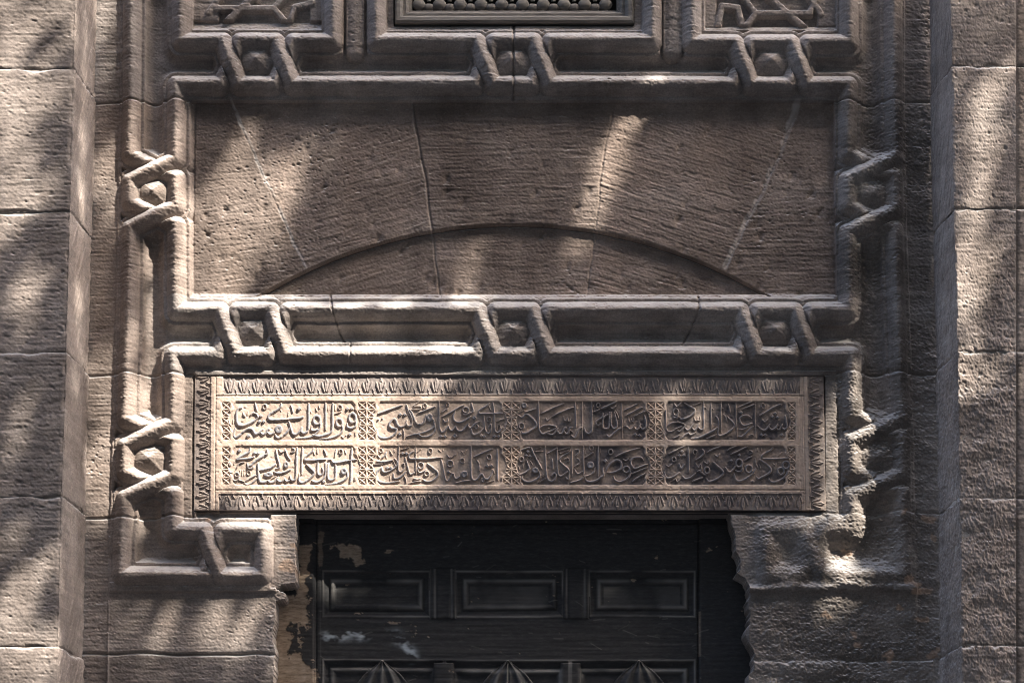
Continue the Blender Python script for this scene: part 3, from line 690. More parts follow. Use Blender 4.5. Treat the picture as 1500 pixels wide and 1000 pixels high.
# letters
let = np.zeros(SH2)
def put(sl, v): let[sl] = np.maximum(let[sl], v)
def smooth_pts(p):
    p = np.array(p, float)
    if len(p) < 3: return p
    q = np.vstack([2 * p[0] - p[1], p, 2 * p[-1] - p[-2]])
    out = []
    for i in range(1, len(q) - 2):
        for t in np.linspace(0, 1, 6, endpoint=False):
            a, b, cc, d = q[i - 1], q[i], q[i + 1], q[i + 2]
            out.append(0.5 * ((2 * b) + (cc - a) * t + (2 * a - 5 * b + 4 * cc - d) * t * t + (3 * b - a - 3 * cc + d) * t ** 3))
    out.append(p[-1])
    return np.array(out)
K = 105.0 / 1500.0
for (ox, oy), txt in INK.items():
    for tok in txt.split(';'):
        f = tok.split()
        if f[0] == 'D':
            cx, cy, s = ox + float(f[1]) * K, oy + float(f[2]) * K, float(f[3]) * K * 0.72
            sl = box(xs, ys, cx - s, cy - s, cx + s, cy + s, 2)
            u, v = X[sl] - cx, Y[sl] - cy
            dd = np.abs(u) * 0.95 + np.abs(v)
            put(sl, np.clip((s * 1.12 - dd) / 1.1, 0, 1))
        elif f[0] in 'OB':
            cx, cy, rx_, ry_ = ox + float(f[1]) * K, oy + float(f[2]) * K, float(f[3]) * K, float(f[4]) * K
            sl = box(xs, ys, cx - rx_, cy - ry_, cx + rx_, cy + ry_, 5)
            q = np.hypot((X[sl] - cx) / rx_, (Y[sl] - cy) / ry_)
            rm = (rx_ + ry_) / 2
            if f[0] == 'B':
                v = np.clip((1.0 - q) * rm / 1.1, 0, 1)
                v -= 0.45 * np.exp(-0.5 * (q * rm / 1.0) ** 2)
                put(sl, v)
            else:
                w = float(f[5]) * K
                put(sl, np.clip((w / 2 - np.abs(q - 1) * rm) / 0.95, 0, 1))
        else:
            w = float(f[0]) * K * 1.02
            p = np.array([float(v) for v in f[1:]]).reshape(-1, 2) * K + (ox, oy)
            p = smooth_pts(p)
            L = len(p)
            for i in range(L - 1):
                (x0, y0), (x1, y1) = p[i], p[i + 1]
                e = min(i, L - 2 - i) / max(1.0, 0.12 * L)
                dirx = abs(x1 - x0) / (math.hypot(x1 - x0, y1 - y0) + 1e-6)
                ww = w * (0.72 + 0.28 * min(1, e)) * (0.9 + 0.14 * dirx)
                sl = box(xs, ys, x0, y0, x1, y1, ww)
                if X[sl].size == 0: continue
                d, t = segd(X[sl], Y[sl], x0, y0, x1, y1)
                put(sl, np.clip((ww / 2 - d) / 1.15, 0, 1))
let *= inside
h += 2.3 * let
pig += 0.95 * sstep(0.5, 0.9, let)
dark_tone *= (1 - 0.9 * let)
# chip-carved stars between the cartouches
inrow = ((Y > 588) & (Y < 644)) | ((Y > 653) & (Y < 709.6))
cellh = 11.3
v0 = np.where(Y < 648, Y - 588.0, Y - 653.2)
vv = ((v0 % cellh) / cellh) * 2 - 1
for xc in (331.0, 530.3, 543.7, 742.4, 755.8, 953.2, 966.6, 1159.5):
    uu = (X - xc) / 6.6
    m = (np.abs(uu) < 1) & inrow & (v0 < 56.5)
    au, av = np.abs(uu), np.abs(vv)
    dep = np.minimum(np.abs(au - av) * 1.1, (1 - np.maximum(au, av)) * 1.6)
    dep = np.clip(dep * 2.6 - 0.18, 0, 1)
    out = np.clip(1 - blur((cart > 0).astype(float), s2, 1.1) * 3.0, 0, 1)
    h = np.where(m, h - 2.4 * dep * out, h)
    dark_tone = np.where(m, np.maximum(dark_tone, 0.35 * dep), dark_tone)
# incised lines framing the text
for yl in (579.3, 717.2):
    d = np.abs(Y - yl); h -= np.where((U > 316) & (U < 1178), 1.3 * np.exp(-0.5 * (d / 0.6) ** 2), 0)
for xl_ in (316.0, 1177.0):
    d = np.abs(U - xl_); h -= 1.1 * np.exp(-0.5 * (d / 0.6) ** 2)
h -= np.where((U > 1170) & (U < 1175), 0.5, 0)
# palmette borders
def leaf(u, v, per):
    """one palmette per period; v runs 0 at the tip to 24 at the root; returns height above the sunk ground"""
    u = (u + per / 2) % per - per / 2
    o = np.zeros(u.shape)
    def lobe(pts, ws):
        for i in range(len(pts) - 1):
            (a, b), (c_, d_) = pts[i], pts[i + 1]
            for sg in (1, -1):
                if sg == -1 and a == 0 and c_ == 0: continue
                d, t = segd(u, v, sg * a, b, sg * c_, d_)
                w = ws[i] + (ws[i + 1] - ws[i]) * t
                np.maximum(o, np.clip((w - d) / np.maximum(w, 1.2) * 2.0, 0, 1) * (0.75 + 0.25 * (w > 0)), out=o)
    lobe([(0, 1.0), (0, 7.5), (0, 20)], [0.5, 3.9, 1.1])
    lobe([(6.9, 6.5), (5.6, 12.5), (2.2, 21)], [0.5, 2.1, 0.9])
    lobe([(per / 2, 25), (per / 2, 20.5), (per / 2 - 2.4, 16.5)], [1.3, 1.1, 0.4])
    vein = np.exp(-0.5 * (u / 0.55) ** 2) * (v > 6) * (v < 19)
    o -= 0.35 * vein * o
    return o
nz = lambda sd: 0.35 * fnoise(SH2, s2, 14, 14, 0, seed=sd)
top_b = (Y < 577.5) & (U > 327) & (U < 1172)
v = np.clip((Y - 551.8) * (24.5 / 25.0), -3, 25)
lf = leaf(U - 336.4 + nz(1), v + nz(2), 20.18)
h = np.where(top_b, -1.5 + 1.7 * lf * sstep(-0.5, 0.5, v) + 1.5 * sstep(23, 25, v), h)
bot_b = (Y > 722.5) & (U > 322) & (U < 1172)
v = (746.3 - Y) * (24.5 / 23.5)
lf = leaf(U - 333.0 + nz(3), v + nz(4), 20.35)
h = np.where(bot_b, -1.5 + 1.7 * lf * sstep(-0.5, 0.5, v) + 1.5 * sstep(23, 25, v), h)
lef_b = (U < 310)
v = (U - 287.5) * (24.5 / 21.5)
lf = leaf(Y - 571.0 + nz(5), v + nz(6), 19.35)
h = np.where(lef_b, -1.7 + 1.9 * lf * sstep(-0.5, 0.5, v) + 1.7 * sstep(22.5, 25, v), h)
rig_b = (U > 1183)
v = (1206.0 - U) * (24.5 / 22.0)
lf = leaf(Y - 577.0 + nz(7), v + nz(8), 19.9)
h = np.where(rig_b, -1.7 + 1.9 * lf * sstep(-0.5, 0.5, v) + 1.7 * sstep(22.5, 25, v), h)
bord = top_b | bot_b | lef_b | rig_b
dark_tone = np.where(bord, 0.42, dark_tone); pig = np.where(top_b, 0.5, np.where(bord, 0.3, pig))
dark_tone = np.where(~bord & (cart == 0) & inrow, np.maximum(dark_tone, 0.1), dark_tone)
dark_tone = np.where(bot_b, 0.7, dark_tone)
h += 0.16 * fbm(SH2, s2, 26, 4, seed=80) + 0.10 * fnoise(SH2, s2, 1.2, 1.2, 0, seed=81)
h -= 0.9 * pits(SH2, s2, 0.006, 1.4, 1.0, 0, seed=82)
edge = np.minimum(np.minimum(U - 284, 1208 - U), np.minimum(Y - 550.2, 747.4 - Y))
h -= 12.0 * (1 - sstep(-0.3, 0.8, edge))
P = np.empty(SH2 + (3,))
wx, wz = W(X, Y, 0.0)
P[..., 0] = wx; P[..., 2] = wz; P[..., 1] = -(h - 0.5) * PX
c = lambda A: A[:-1, :-1]
lab = np.zeros((SH2[0] - 1, SH2[1] - 1), int)
lab[c(lef_b)] = 3; lab[c(rig_b)] = 4
lab[c(top_b)] = 1; lab[c(bot_b)] = 2
cc = c(cart); lab[cc > 0] = 10 + cc[cc > 0]
slab = thing('inscribed_slab', 'long tan marble slab carved with two rows of raised script above the door', 'inscription')
specs = {0: ('slab_frame', M_SLAB, slab, None)}
for k, n_ in ((1, 'upper'), (2, 'lower'), (3, 'left'), (4, 'right')):
    specs[k] = ('palmette_border', M_SLAB, slab, n_ + ' row of carved palmettes')
for k in range(8): specs[11 + k] = ('script_cartouche', M_SLAB, slab, None)
grid_to_parts(P, lab, np.ones(lab.shape, bool), specs, {'pigment': pig, 'dark_tone': np.clip(dark_tone, 0, 1)})
M_UNDERSHADE, nt, b = nodes_of('shade-black underside'); b.inputs['Base Color'].default_value = (0.03, 0.025, 0.022, 1); b.inputs['Roughness'].default_value = 0.95
# underside of the slab (soffit of the doorway), its shade painted in as near-black
def poly_obj(name, verts, faces, mat, parent=None, smooth=False):
    me = bpy.data.meshes.new(name); me.from_pydata([tuple(map(float, v)) for v in verts], [], faces); me.update()
    if smooth: me.polygons.foreach_set('use_smooth', [True] * len(faces))
    return link(name, me, mat, parent)
x0, z0 = W(283.5, 747.4); x1, _ = W(1210, 747.4)
z0 = float(z0)
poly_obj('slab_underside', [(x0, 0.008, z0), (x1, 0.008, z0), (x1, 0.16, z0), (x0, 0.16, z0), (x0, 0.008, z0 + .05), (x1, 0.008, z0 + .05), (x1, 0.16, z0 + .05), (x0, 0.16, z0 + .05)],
         [(0, 3, 2, 1), (0, 1, 5, 4), (4, 5, 6, 7), (2, 3, 7, 6), (0, 4, 7, 3), (1, 2, 6, 5)], M_UNDERSHADE, slab)

# ------------------------------------------------------------------ the black door
DY = 0.105                                               # depth of the door's face behind the wall
def door_mat():
    m, nt, b = nodes_of('black gloss paint over bare wood')
    geo = N(nt, 'ShaderNodeNewGeometry'); Pp = geo.outputs['Position']
    mp = N(nt, 'ShaderNodeMapping'); mp.inputs['Scale'].default_value = (2.2, 1, 7)
    nt.links.new(Pp, mp.inputs[0])
    c = ramp(nt, noise(nt, mp.outputs[0], 22, 8, 0.72), [(0.3, (0.028, 0.027, 0.027)), (0.55, (0.044, 0.042, 0.041)), (0.85, (0.085, 0.08, 0.075))])
    a = N(nt, 'ShaderNodeAttribute', attribute_name='bare')
    wood = ramp(nt, noise(nt, mp.outputs[0], 26, 5, 0.6), [(0.3, (0.20, 0.145, 0.10)), (0.5, (0.33, 0.25, 0.18)), (0.72, (0.45, 0.355, 0.27))])
    c = mix(nt, a.outputs['Fac'], c, wood)
    a2 = N(nt, 'ShaderNodeAttribute', attribute_name='chalk')
    c = mix(nt, a2.outputs['Fac'], c, (0.46, 0.50, 0.52))
    a3 = N(nt, 'ShaderNodeAttribute', attribute_name='rub')
    c = mix(nt, a3.outputs['Fac'], c, (0.22, 0.205, 0.185))
    nt.links.new(c, b.inputs['Base Color'])
    rr = ramp(nt, noise(nt, Pp, 40, 4), [(0.3, gray(0.5)), (0.7, gray(0.75))])
    nt.links.new(rr, b.inputs['Roughness'])
    b.inputs['Specular IOR Level'].default_value = 0.2
    bp = N(nt, 'ShaderNodeBump'); bp.inputs['Strength'].default_value = 0.3; bp.inputs['Distance'].default_value = 0.001
    nt.links.new(noise(nt, mp.outputs[0], 60, 4, 0.7), bp.inputs['Height'])
    nt.links.new(bp.outputs[0], b.inputs['Normal'])
    return m
M_DOOR = door_mat()
s3 = 1.0
xs = np.arange(392.0, 1112.0, s3); ys = np.arange(740.0, 1032.0, s3)
X, Y = np.meshgrid(xs, ys); SH3 = X.shape
h = np.zeros(SH3); rub = np.zeros(SH3)
wob = 0.5 * fnoise(SH3, s3, 60, 4, 0, seed=101)
Yw = Y + wob; Xw = X + 0.5 * fnoise(SH3, s3, 4, 60, 0, seed=102)
lab = np.zeros(SH3, int)
leafm = (X > 462) & (X < 1024)
h[~leafm] = 5.0                                           # frame posts stand proud of the leaf
h[leafm & (X < 470)] = 0.5
h -= 2.5 * np.exp(-0.5 * ((Xw - 462) / 1.2) ** 2) + 2.5 * np.exp(-0.5 * ((Xw - 1024) / 1.0) ** 2)
top_gap = Y < 768
h[top_gap] -= 2.0
def field(x0, y0, x1, y1, wall=18, dep=5.0):
    d = np.minimum(np.minimum(Xw - x0, x1 - Xw), np.minimum(Yw - y0, y1 - Yw))
    prof = np.interp(d, [-3, -1.2, 0, 2.5, 8, 11, 14.5, 17, 19, 22], [0, 0.8, 0.2, -2.6, -5.2, -2.0, -1.4, -3.6, -4.6, -4.8]) * dep / 5
    m = d > -3
    h[m] = prof[m] + (h[m] if False else 0)
    rub[m] = np.maximum(rub[m], 0.75 * np.exp(-0.5 * ((d[m] + 0.8) / 1.0) ** 2) + 0.7 * np.exp(-0.5 * ((d[m] - 13) / 2.2) ** 2))
    return d > 0
for k, (x0, x1) in enumerate(((474, 630), (668, 824), (864, 1017))):
    m = field(x0, 837, x1, 902)
    lab[m] = 10 + k
    inn = (X > x0 + 20) & (X < x1 - 20) & (Y > 857) & (Y < 886)
    rub[inn] = np.maximum(rub[inn], (0.05, 0.22, 0.2)[k])
for xm in (649, 844):
    dxm = np.abs(Xw - xm); m = (dxm < 19) & (Y > 832) & (Y < 906)
    h[m] = 2.6 - 1.0 * (dxm[m] / 19) ** 6 - 1.3 * np.exp(-0.5 * ((dxm[m] - 11) / 1.2) ** 2) - 3.0 * sstep(16.5, 19, dxm[m])
    lab[m] = 2
    rub[m] = 0.5 * np.exp(-0.5 * ((dxm[m] - 12.5) / 1.0) ** 2) + 0.3 * np.exp(-0.5 * ((dxm[m] - 18) / 1.0) ** 2)
lab[(Y < 835)] = 1                                       # top rail
lab[(Y >= 835) & (Y < 906) & (lab == 2) & (X > 750)] = 6
lab[(Y >= 835) & (Y < 904) & (lab == 0)] = 3             # mullions
lab[(Y >= 904) & (lab != 2) & (lab != 6)] = 3                                      # middle rail
for k, (x0, x1) in enumerate(((474, 648), (652, 834), (838, 1017))):
    m = field(x0, 968, x1, 1100)
    lab[m] = 20 + k
for k, xc in enumerate((560, 744, 936)):
    yy = Y - 967
    half = np.interp(yy, [0, 8, 20, 34, 60], [1, 12, 27, 38, 46])
    q = np.abs(X - xc) / half
    m = (q < 1) & (yy > 0)
    ribs = 5.0 * (1 - q ** 3) + 1.6 * np.cos(q * math.pi * 4.0)
    h[m] = ribs[m] - 1
    lab[m] = 30 + k
    rub[m] = np.maximum(rub[m], 0.5 * np.clip(np.cos(q[m] * math.pi * 4.0), 0, 1) ** 2)
for xc in (650, 836):
    m = (np.abs(X - xc) < 15) & (Y > 970); h[m] = 2.5 - 2.0 * (np.abs(X[m] - xc) / 15) ** 4
    lab[m] = 40 if xc < 700 else 41
lab[X <= 462] = 4; lab[X >= 1024] = 5
rub *= np.clip(0.65 + 0.5 * fbm(SH3, s3, 20, 3, seed=104), 0, 1.2)
rub = np.clip(rub, 0, 0.85) * leafm
# bare wood where the paint has flaked
n1 = fbm(SH3, s3, 9, 5, 0.75, seed=105) * 2.8
def soft_poly(pts, jig=1.0):
    b = inpoly(X + n1 * jig, Y + np.roll(n1, 37, 0) * jig, pts)
    return blur(b.astype(float), s3, 0.5)
bare = soft_poly([(439, 800), (455, 798), (460, 812), (452, 830), (453, 842), (446, 858), (449, 866), (442, 876), (452, 875), (455, 905), (450, 930), (449, 912), (430, 910), (424, 925),
                  (430, 938), (426, 944), (430, 955), (424, 966), (432, 962), (442, 960), (446, 972), (466, 985), (462, 1030), (396, 1030), (402, 880), (432, 870), (438, 840)])
bare = np.maximum(bare, soft_poly([(488, 797), (522, 796), (532, 818), (524, 824), (512, 821), (496, 818), (494, 805)], 1.0))
bare = np.maximum(bare, 0.45 * soft_poly([(467, 778), (475, 779), (474, 830), (468, 832)], 0.5))
bare = np.maximum(bare, 0.55 * np.exp(-0.5 * ((Xw - 1025) / 0.9) ** 2) * (Y > 895) * (Y < 962))
bare = np.maximum(bare, soft_poly([(434, 760), (439, 762), (438, 835), (434, 838)], 0.4) * 0.5)
# scattered chips and dry scratches in the paint
chipn = fbm(SH3, s3, 5, 4, 0.7, 1.8, seed=111)
bare = np.maximum(bare, 0.8 * sstep(2.5, 2.8, chipn) * (X > 405))
bare = np.maximum(bare, sstep(1.6, 1.8, chipn) * (X < 466) * (X > 436) * (Y > 790) * 0.9)
scr = np.zeros(SH3); rs = np.random.default_rng(12)
for _ in range(60):
    x0, y0 = rs.uniform(466, 1020), rs.uniform(770, 1000); L_ = rs.uniform(3, 22); a_ = rs.normal(0, 0.35)
    sl = box(xs, ys, x0, y0, x0 + L_ * math.cos(a_), y0 + L_ * math.sin(a_), 3)
    d, t = segd(X[sl], Y[sl], x0, y0, x0 + L_ * math.cos(a_), y0 + L_ * math.sin(a_))
    scr[sl] = np.maximum(scr[sl], rs.uniform(0.15, 0.6) * np.exp(-(d / 0.6) ** 2))
rub = np.clip(np.maximum(rub, scr), 0, 0.9)
chalk = np.zeros(SH3)
cp = [(478, 932), (505, 929), (520, 925), (530, 930), (545, 926), (565, 932), (580, 931), (592, 940), (604, 962)]
for (a, b_) in zip(cp[:-1], cp[1:]):
    d, t = segd(X, Y, *a, *b_)
    chalk = np.maximum(chalk, np.exp(-0.5 * (d / 5.0) ** 2))
brk = fbm(SH3, s3, 7, 4, 0.7, 1.8, seed=106)
chalk = np.clip(chalk * (0.45 + 0.75 * brk), 0, 0.9) 
h += 0.15 * fnoise(SH3, s3, 24, 1.2, 0, seed=107) + 0.2 * fbm(SH3, s3, 25, 3, seed=108)
h -= 0.8 * bare
crack = np.exp(-0.5 * ((X - 752 + 7) / 0.7) ** 2) * (Y > 968)
h -= 4 * crack
P = np.empty(SH3 + (3,))
wx, wz = W(X, Y, DY)
P[..., 0] = wx; P[..., 2] = wz; P[..., 1] = DY - h * PX
door = thing('panelled_door', 'old black panelled door with flaked paint set back under the inscribed slab', 'door')
specs = {1: ('top_rail', M_DOOR, door, None), 2: ('mullion', M_DOOR, door, None), 6: ('mullion', M_DOOR, door, None), 3: ('middle_rail', M_DOOR, door, 'rail smeared with pale chalky streak'),
         4: ('door_post', M_DOOR, door, 'left post with paint flaked to bare wood'), 5: ('door_post', M_DOOR, door, 'dark right post'), 40: ('lower_mullion', M_DOOR, door, None), 41: ('lower_mullion', M_DOOR, door, None)}
for k in range(3):
    specs[10 + k] = ('door_panel', M_DOOR, door, None)
    specs[20 + k] = ('lower_panel', M_DOOR, door, None)
    specs[30 + k] = ('pointed_carving', M_DOOR, door, None)
grid_to_parts(P, lab[:-1, :-1], np.ones((SH3[0] - 1, SH3[1] - 1), bool), specs, {'bare': bare, 'chalk': chalk, 'rub': rub})

# ------------------------------------------------------------------ window grille of turned wood
def wood_grey():
    m, nt, b = nodes_of('weathered grey wood')
    geo = N(nt, 'ShaderNodeNewGeometry'); Pp = geo.outputs['Position']
    mp = N(nt, 'ShaderNodeMapping'); mp.inputs['Scale'].default_value = (0.3, 1, 3)
    nt.links.new(Pp, mp.inputs[0])
    c = ramp(nt, noise(nt, mp.outputs[0], 30, 6, 0.65), [(0.3, (0.09, 0.078, 0.066)), (0.5, (0.14, 0.124, 0.107)), (0.75, (0.21, 0.19, 0.166))])
    nt.links.new(c, b.inputs['Base Color']); b.inputs['Roughness'].default_value = 0.8
    bp = N(nt, 'ShaderNodeBump'); bp.inputs['Strength'].default_value = 0.4; bp.inputs['Distance'].default_value = 0.001
    nt.links.new(noise(nt, mp.outputs[0], 90, 4, 0.7), bp.inputs['Height']); nt.links.new(bp.outputs[0], b.inputs['Normal'])
    return m
M_GREY = wood_grey()
M_DARK, nt, b = nodes_of('interior shade black'); b.inputs['Base Color'].default_value = (0.02, 0.018, 0.016, 1); b.inputs['Roughness'].default_value = 1
grille = thing('window_grille', 'wooden window grille of turned beads in a mitred frame above the central knot', 'window')
def lathe(prof, axis, c0, n=14):
    """prof: (along, radius)"""
    V, Fc = [], []
    for (a, r) in prof:
        for k in range(n):
            t = 2 * math.pi * k / n
            p = (a, r * math.cos(t), r * math.sin(t)) if axis == 'x' else (r * math.cos(t), r * math.sin(t), a)
            V.append((c0[0] + p[0], c0[1] + p[1], c0[2] + p[2]))
    for i in range(len(prof) - 1):
        for k in range(n):
            Fc.append((i * n + k, i * n + (k + 1) % n, (i + 1) * n + (k + 1) % n, (i + 1) * n + k))
    return V, Fc
def frame_bar(p0, p1, inward, prof, mitre0, mitre1):
    """moulded bar from p0 to p1 (x,z); prof: list of (inward offset, depth Y)"""
    V = []
    p0 = np.array(p0); p1 = np.array(p1); inward = np.array(inward); d = (p1 - p0) / np.linalg.norm(p1 - p0)
    n = 40
    rngb = np.random.default_rng(int(abs(p0[0]) * 1000) + 5)
    for i in range(n + 1):
        t = i / n
        for (o, yv) in prof:
            a = p0 + d * (o * mitre0); bq = p1 - d * (o * mitre1)
            q = a + (bq - a) * t + inward * o
            V.append((q[0], yv + rngb.normal() * 0.0003, q[1]))
    k = len(prof)
    Fc = [(i * k + j, i * k + j + 1, (i + 1) * k + j + 1, (i + 1) * k + j) for i in range(n) for j in range(k - 1)]
    return V, Fc
GY = 0.012
x0, zb = W(578.5, 35.5, GY); x1, _ = W(928, 35.5, GY); zb = float(zb); x0 = float(x0); x1 = float(x1)
ztop = zb + 0.30
prof = [(0, 0.07), (0.0, 0.005), (0.006, -0.002), (0.016, -0.001), (0.023, 0.006), (0.025, 0.014), (0.034, 0.013), (0.040, 0.017), (0.042, 0.026), (0.050, 0.028), (0.050, 0.08)]
for (a, bq, iv, m0, m1) in (((x0, zb), (x1, zb), (0, 1), 1, 1), ((x0, ztop), (x0, zb), (1, 0), 1, 1), ((x1, zb), (x1, ztop), (-1, 0), 1, 1), ((x1, ztop), (x0, ztop), (0, -1), 1, 1)):
    V, Fc = frame_bar(a, bq, iv, prof, m0, m1)
    poly_obj('frame_bar', V, Fc, M_GREY, grille)
pitch_x = 30.4 * PX; bz0 = float(W(750, 7.5, 0.035)[1]); pz = 0.0385
r1 = 0.0195
def ball(r, hgt, m=8): return [(-hgt * math.cos(math.pi * i / m), max(r * math.sin(math.pi * i / m), 0.0012)) for i in range(m + 1)]
nb = 10
xs_b = [float(W(614 + 30.4 * i - 31, 8, 0.035)[0]) for i in range(11)]
xs_b = [x for x in xs_b if x0 + 0.045 < x < x1 - 0.045]
first = None
for j in range(6):
    for i, xb in enumerate(xs_b):
        zc = bz0 + j * pz
        if j % 2:
            xb += pitch_x / 2
            if i == len(xs_b) - 1: continue
        if first is None:
            V, Fc = lathe([(a, r) for a, r in ball(r1, 0.0185)], 'z', (0, 0, 0))
            V2, F2 = lathe([(-0.028, 0.006), (-0.018, 0.006), (0.018, 0.006), (0.028, 0.006)], 'z', (0, 0, 0))
            Fc = Fc + [tuple(q + len(V) for q in f_) for f_ in F2]; V = V + V2
            bead = poly_obj('turned_bead', V, Fc, M_GREY, grille, True)
            V, Fc = lathe([(-0.020, 0.006), (-0.013, 0.0065), (-0.012, 0.0095), (-0.006, 0.0120), (0.006, 0.0120), (0.012, 0.0095), (0.013, 0.0065), (0.020, 0.006)], 'x', (pitch_x / 2, 0, -0.009))
            lk = poly_obj('cross_spindle', V, Fc, M_GREY, grille, True)
            first = (bead, lk); bead.scale = (1.06, 0.6, 1.0); lk.scale = (1, 0.7, 1)
            bead.location = (xb, 0.035, zc); lk.location = (xb, 0.035, zc)
        else:
            for src in first:
                if src is first[1] and i == len(xs_b) - 1: continue
                o = src.copy(); C.objects.link(o); o.parent = grille
                o.location = (xb, 0.035, zc)
# plain wall continuing above the frieze
zt = float(W(750, -33.0, 0.0)[1]); xa_, xb_ = float(W(106, -33, 0)[0]), float(W(1404, -33, 0)[0]); zr = ztop + 0.002
def boxv(x0_, x1_, y0_, y1_, z0_, z1_):
    return [(x0_, y0_, z0_), (x1_, y0_, z0_), (x1_, y1_, z0_), (x0_, y1_, z0_), (x0_, y0_, z1_), (x1_, y0_, z1_), (x1_, y1_, z1_), (x0_, y1_, z1_)], [(0, 3, 2, 1), (4, 5, 6, 7), (0, 1, 5, 4), (1, 2, 6, 5), (2, 3, 7, 6), (3, 0, 4, 7)]
for (q0, q1, z0_, z1_) in ((xa_, x0 - 0.003, zt, zt + 3.2), (x1 + 0.003, xb_, zt, zt + 3.2), (x0 - 0.003, x1 + 0.003, zr, zt + 3.2)):
    V, Fc = boxv(q0, q1, 0.0, 0.35, z0_, z1_)
    poly_obj('upper_stone', V, Fc, M_CARVE, frieze)
# black sheet painted in as the shade of the room behind the grille
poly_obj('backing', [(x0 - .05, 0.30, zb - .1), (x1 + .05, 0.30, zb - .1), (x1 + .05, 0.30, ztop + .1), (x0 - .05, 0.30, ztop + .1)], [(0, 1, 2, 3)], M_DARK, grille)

# ------------------------------------------------------------------ projecting piers of plain ashlar
PY = -0.2
def pier(side, root, joints, a_line, b_line, x_far, mats, bad_fn, seed):
    """a_line: arris on the pier's front plane (image), b_line: inner corner on the wall plane (image)"""
    fa, fb = lerp(a_line), lerp(b_line)
    ns, nd = 112, 110
    for k in range(len(joints) - 1):
        y0, y1 = joints[k], joints[k + 1]
        rng = np.random.default_rng(seed + k)
        ny = int((y1 - y0) / 1.3)
        yy = np.linspace(y0, y1, ny)
        ax, az = W(fa(yy), yy, PY)
        py0 = row_of(az, 0.0)
        bx, _ = W(fb(py0), py0, 0.0)
        fx, _ = W(np.full(ny, x_far), yy, PY)
        s1 = np.linspace(0, 1, ns); s2_ = np.linspace(0, 1, nd)[1:]
        gx = np.concatenate([fx[:, None] + (ax - fx)[:, None] * s1[None], ax[:, None] + (bx - ax)[:, None] * s2_[None]], 1)
        gy = np.concatenate([np.full((ny, ns), PY), PY + (0 - PY) * np.repeat(s2_[None], ny, 0)], 1)
        gz = np.repeat(az[:, None], ns + nd - 1, 1)
        sh = gx.shape
        # arc-length coordinates in pixels for the surface relief
        hh = np.zeros(sh)
        nf = ns
        fr = fnoise((ny, ns), 1.3, 10, 0.9, 0.0, seed=seed + 10 + k) * 0.16
        sp = fnoise((ny, nd - 1), 1.1, 14, 1.2, math.radians(-55 if side < 0 else 55), seed=seed + 30 + k) * 0.42
        hh[:, :ns] = fr; hh[:, ns:] = sp
        g = fbm(sh, 1.4, 30, 4, 0.6, 1.3, seed=seed + 50 + k)
        hh += 0.22 * g + 0.14 * fnoise(sh, 1.4, 1.1, 0.8, 0, seed=seed + 60 + k)
        pw = np.ones(sh); pw[:, ns:] = 0.45
        hh -= 1.5 * pw * (pits(sh, 1.4, 0.004, 1.6, 0.95, 0, seed=seed + 70 + k) + 0.8 * pits(sh, 1.4, 0.008, 1.0, 0.8, 0, seed=seed + 75 + k) + 1.0 * pits(sh, 1.4, 0.0012, 3.2, 1.8, 0, seed=seed + 80 + k))
        bad = bad_fn((y0 + y1) / 2, yy)[:, None] * np.ones(sh)
        hv = 0.6 * fbm(sh, 1.4, 18, 5, 0.68, 2.4, seed=seed + 90 + k); hv += 0.7 * (0.8 - np.abs(fbm(sh, 1.4, 24, 4, 0.62, 1.8, seed=seed + 97 + k)))
        hh += bad * (2.6 * hv + 0.7 * fnoise(sh, 1.4, 1.8, 1.2, 0, seed=seed + 95 + k))
        # rounded edges at the joints, a chipped arris
        jn = 1.5 * fnoise((1, sh[1]), 1.4, 10, 10, 0, seed=seed + 100 + k)
        et = (yy - y0)[:, None] + jn; eb = (y1 - yy)[:, None] - np.roll(jn, 11, 1)
        hh -= 3.2 * np.exp(-np.clip(et, 0, 99) / 1.8) + 2.2 * np.exp(-np.clip(eb, 0, 99) / 1.2)
        hh += rng.uniform(-1.0, 1.6) + (yy - y0)[:, None] / (y1 - y0) * -1.0
        da = np.abs(np.arange(sh[1]) - (ns - 1)) * 1.4
        chip = (0.9 + 1.8 * np.clip(fnoise((ny, 1), 1.3, 7, 7, 0, seed=seed + 110 + k), 0, 2.5))
        hh -= chip * np.exp(-(da[None] / 3.0) ** 2) * 1.1
        # outward direction: front -Y; splay: towards the recess axis and outwards
        nsx, nsy = (-side) * 0.98, -0.2
        wgt = sstep(-2, 2, np.arange(sh[1]) - (ns - 1))[None]
        gx = gx + hh * PX * (wgt * nsx)
        gy = gy + hh * PX * ((1 - wgt) * -1 + wgt * nsy)
        P = np.stack([gx, gy, gz], -1)
        if side > 0: P = P[:, ::-1]
        o = grid_to_parts(P, np.zeros((ny - 1, sh[1] - 1), int), np.ones((ny - 1, sh[1] - 1), bool), {0: ('ashlar_block', mats, root, None)})
def core(root, side, a_line, b_line, x_far):
    fa, fb = lerp(a_line), lerp(b_line)
    V, Fc = [], []
    for y in np.linspace(-108, 1078, 24):
        ax, az = W(fa(y), y, PY); fx, _ = W(x_far, y, PY); bx, _ = W(fb(row_of(az)), row_of(az), 0.0)
        i = len(V); ins = 0.0065
        V += [(fx, PY + ins, az), (ax + side * ins, PY + ins, az), (bx + side * ins, 0.0, az)]
        if i:
            for k in (0, 1): Fc.append((i - 3 + k, i - 2 + k, i + 1 + k, i + k) if side < 0 else (i + k, i + 1 + k, i - 2 + k, i - 3 + k))
    poly_obj('joint_mortar', V, Fc, M_MORTAR, root)
lp = thing('ashlar_pier', 'sunlit projecting pier of smooth pale ashlar blocks at the left edge', 'pier')
rp = thing('ashlar_pier', 'projecting pier of weathered pitted blocks at the right edge beside the dark jamb', 'pier')
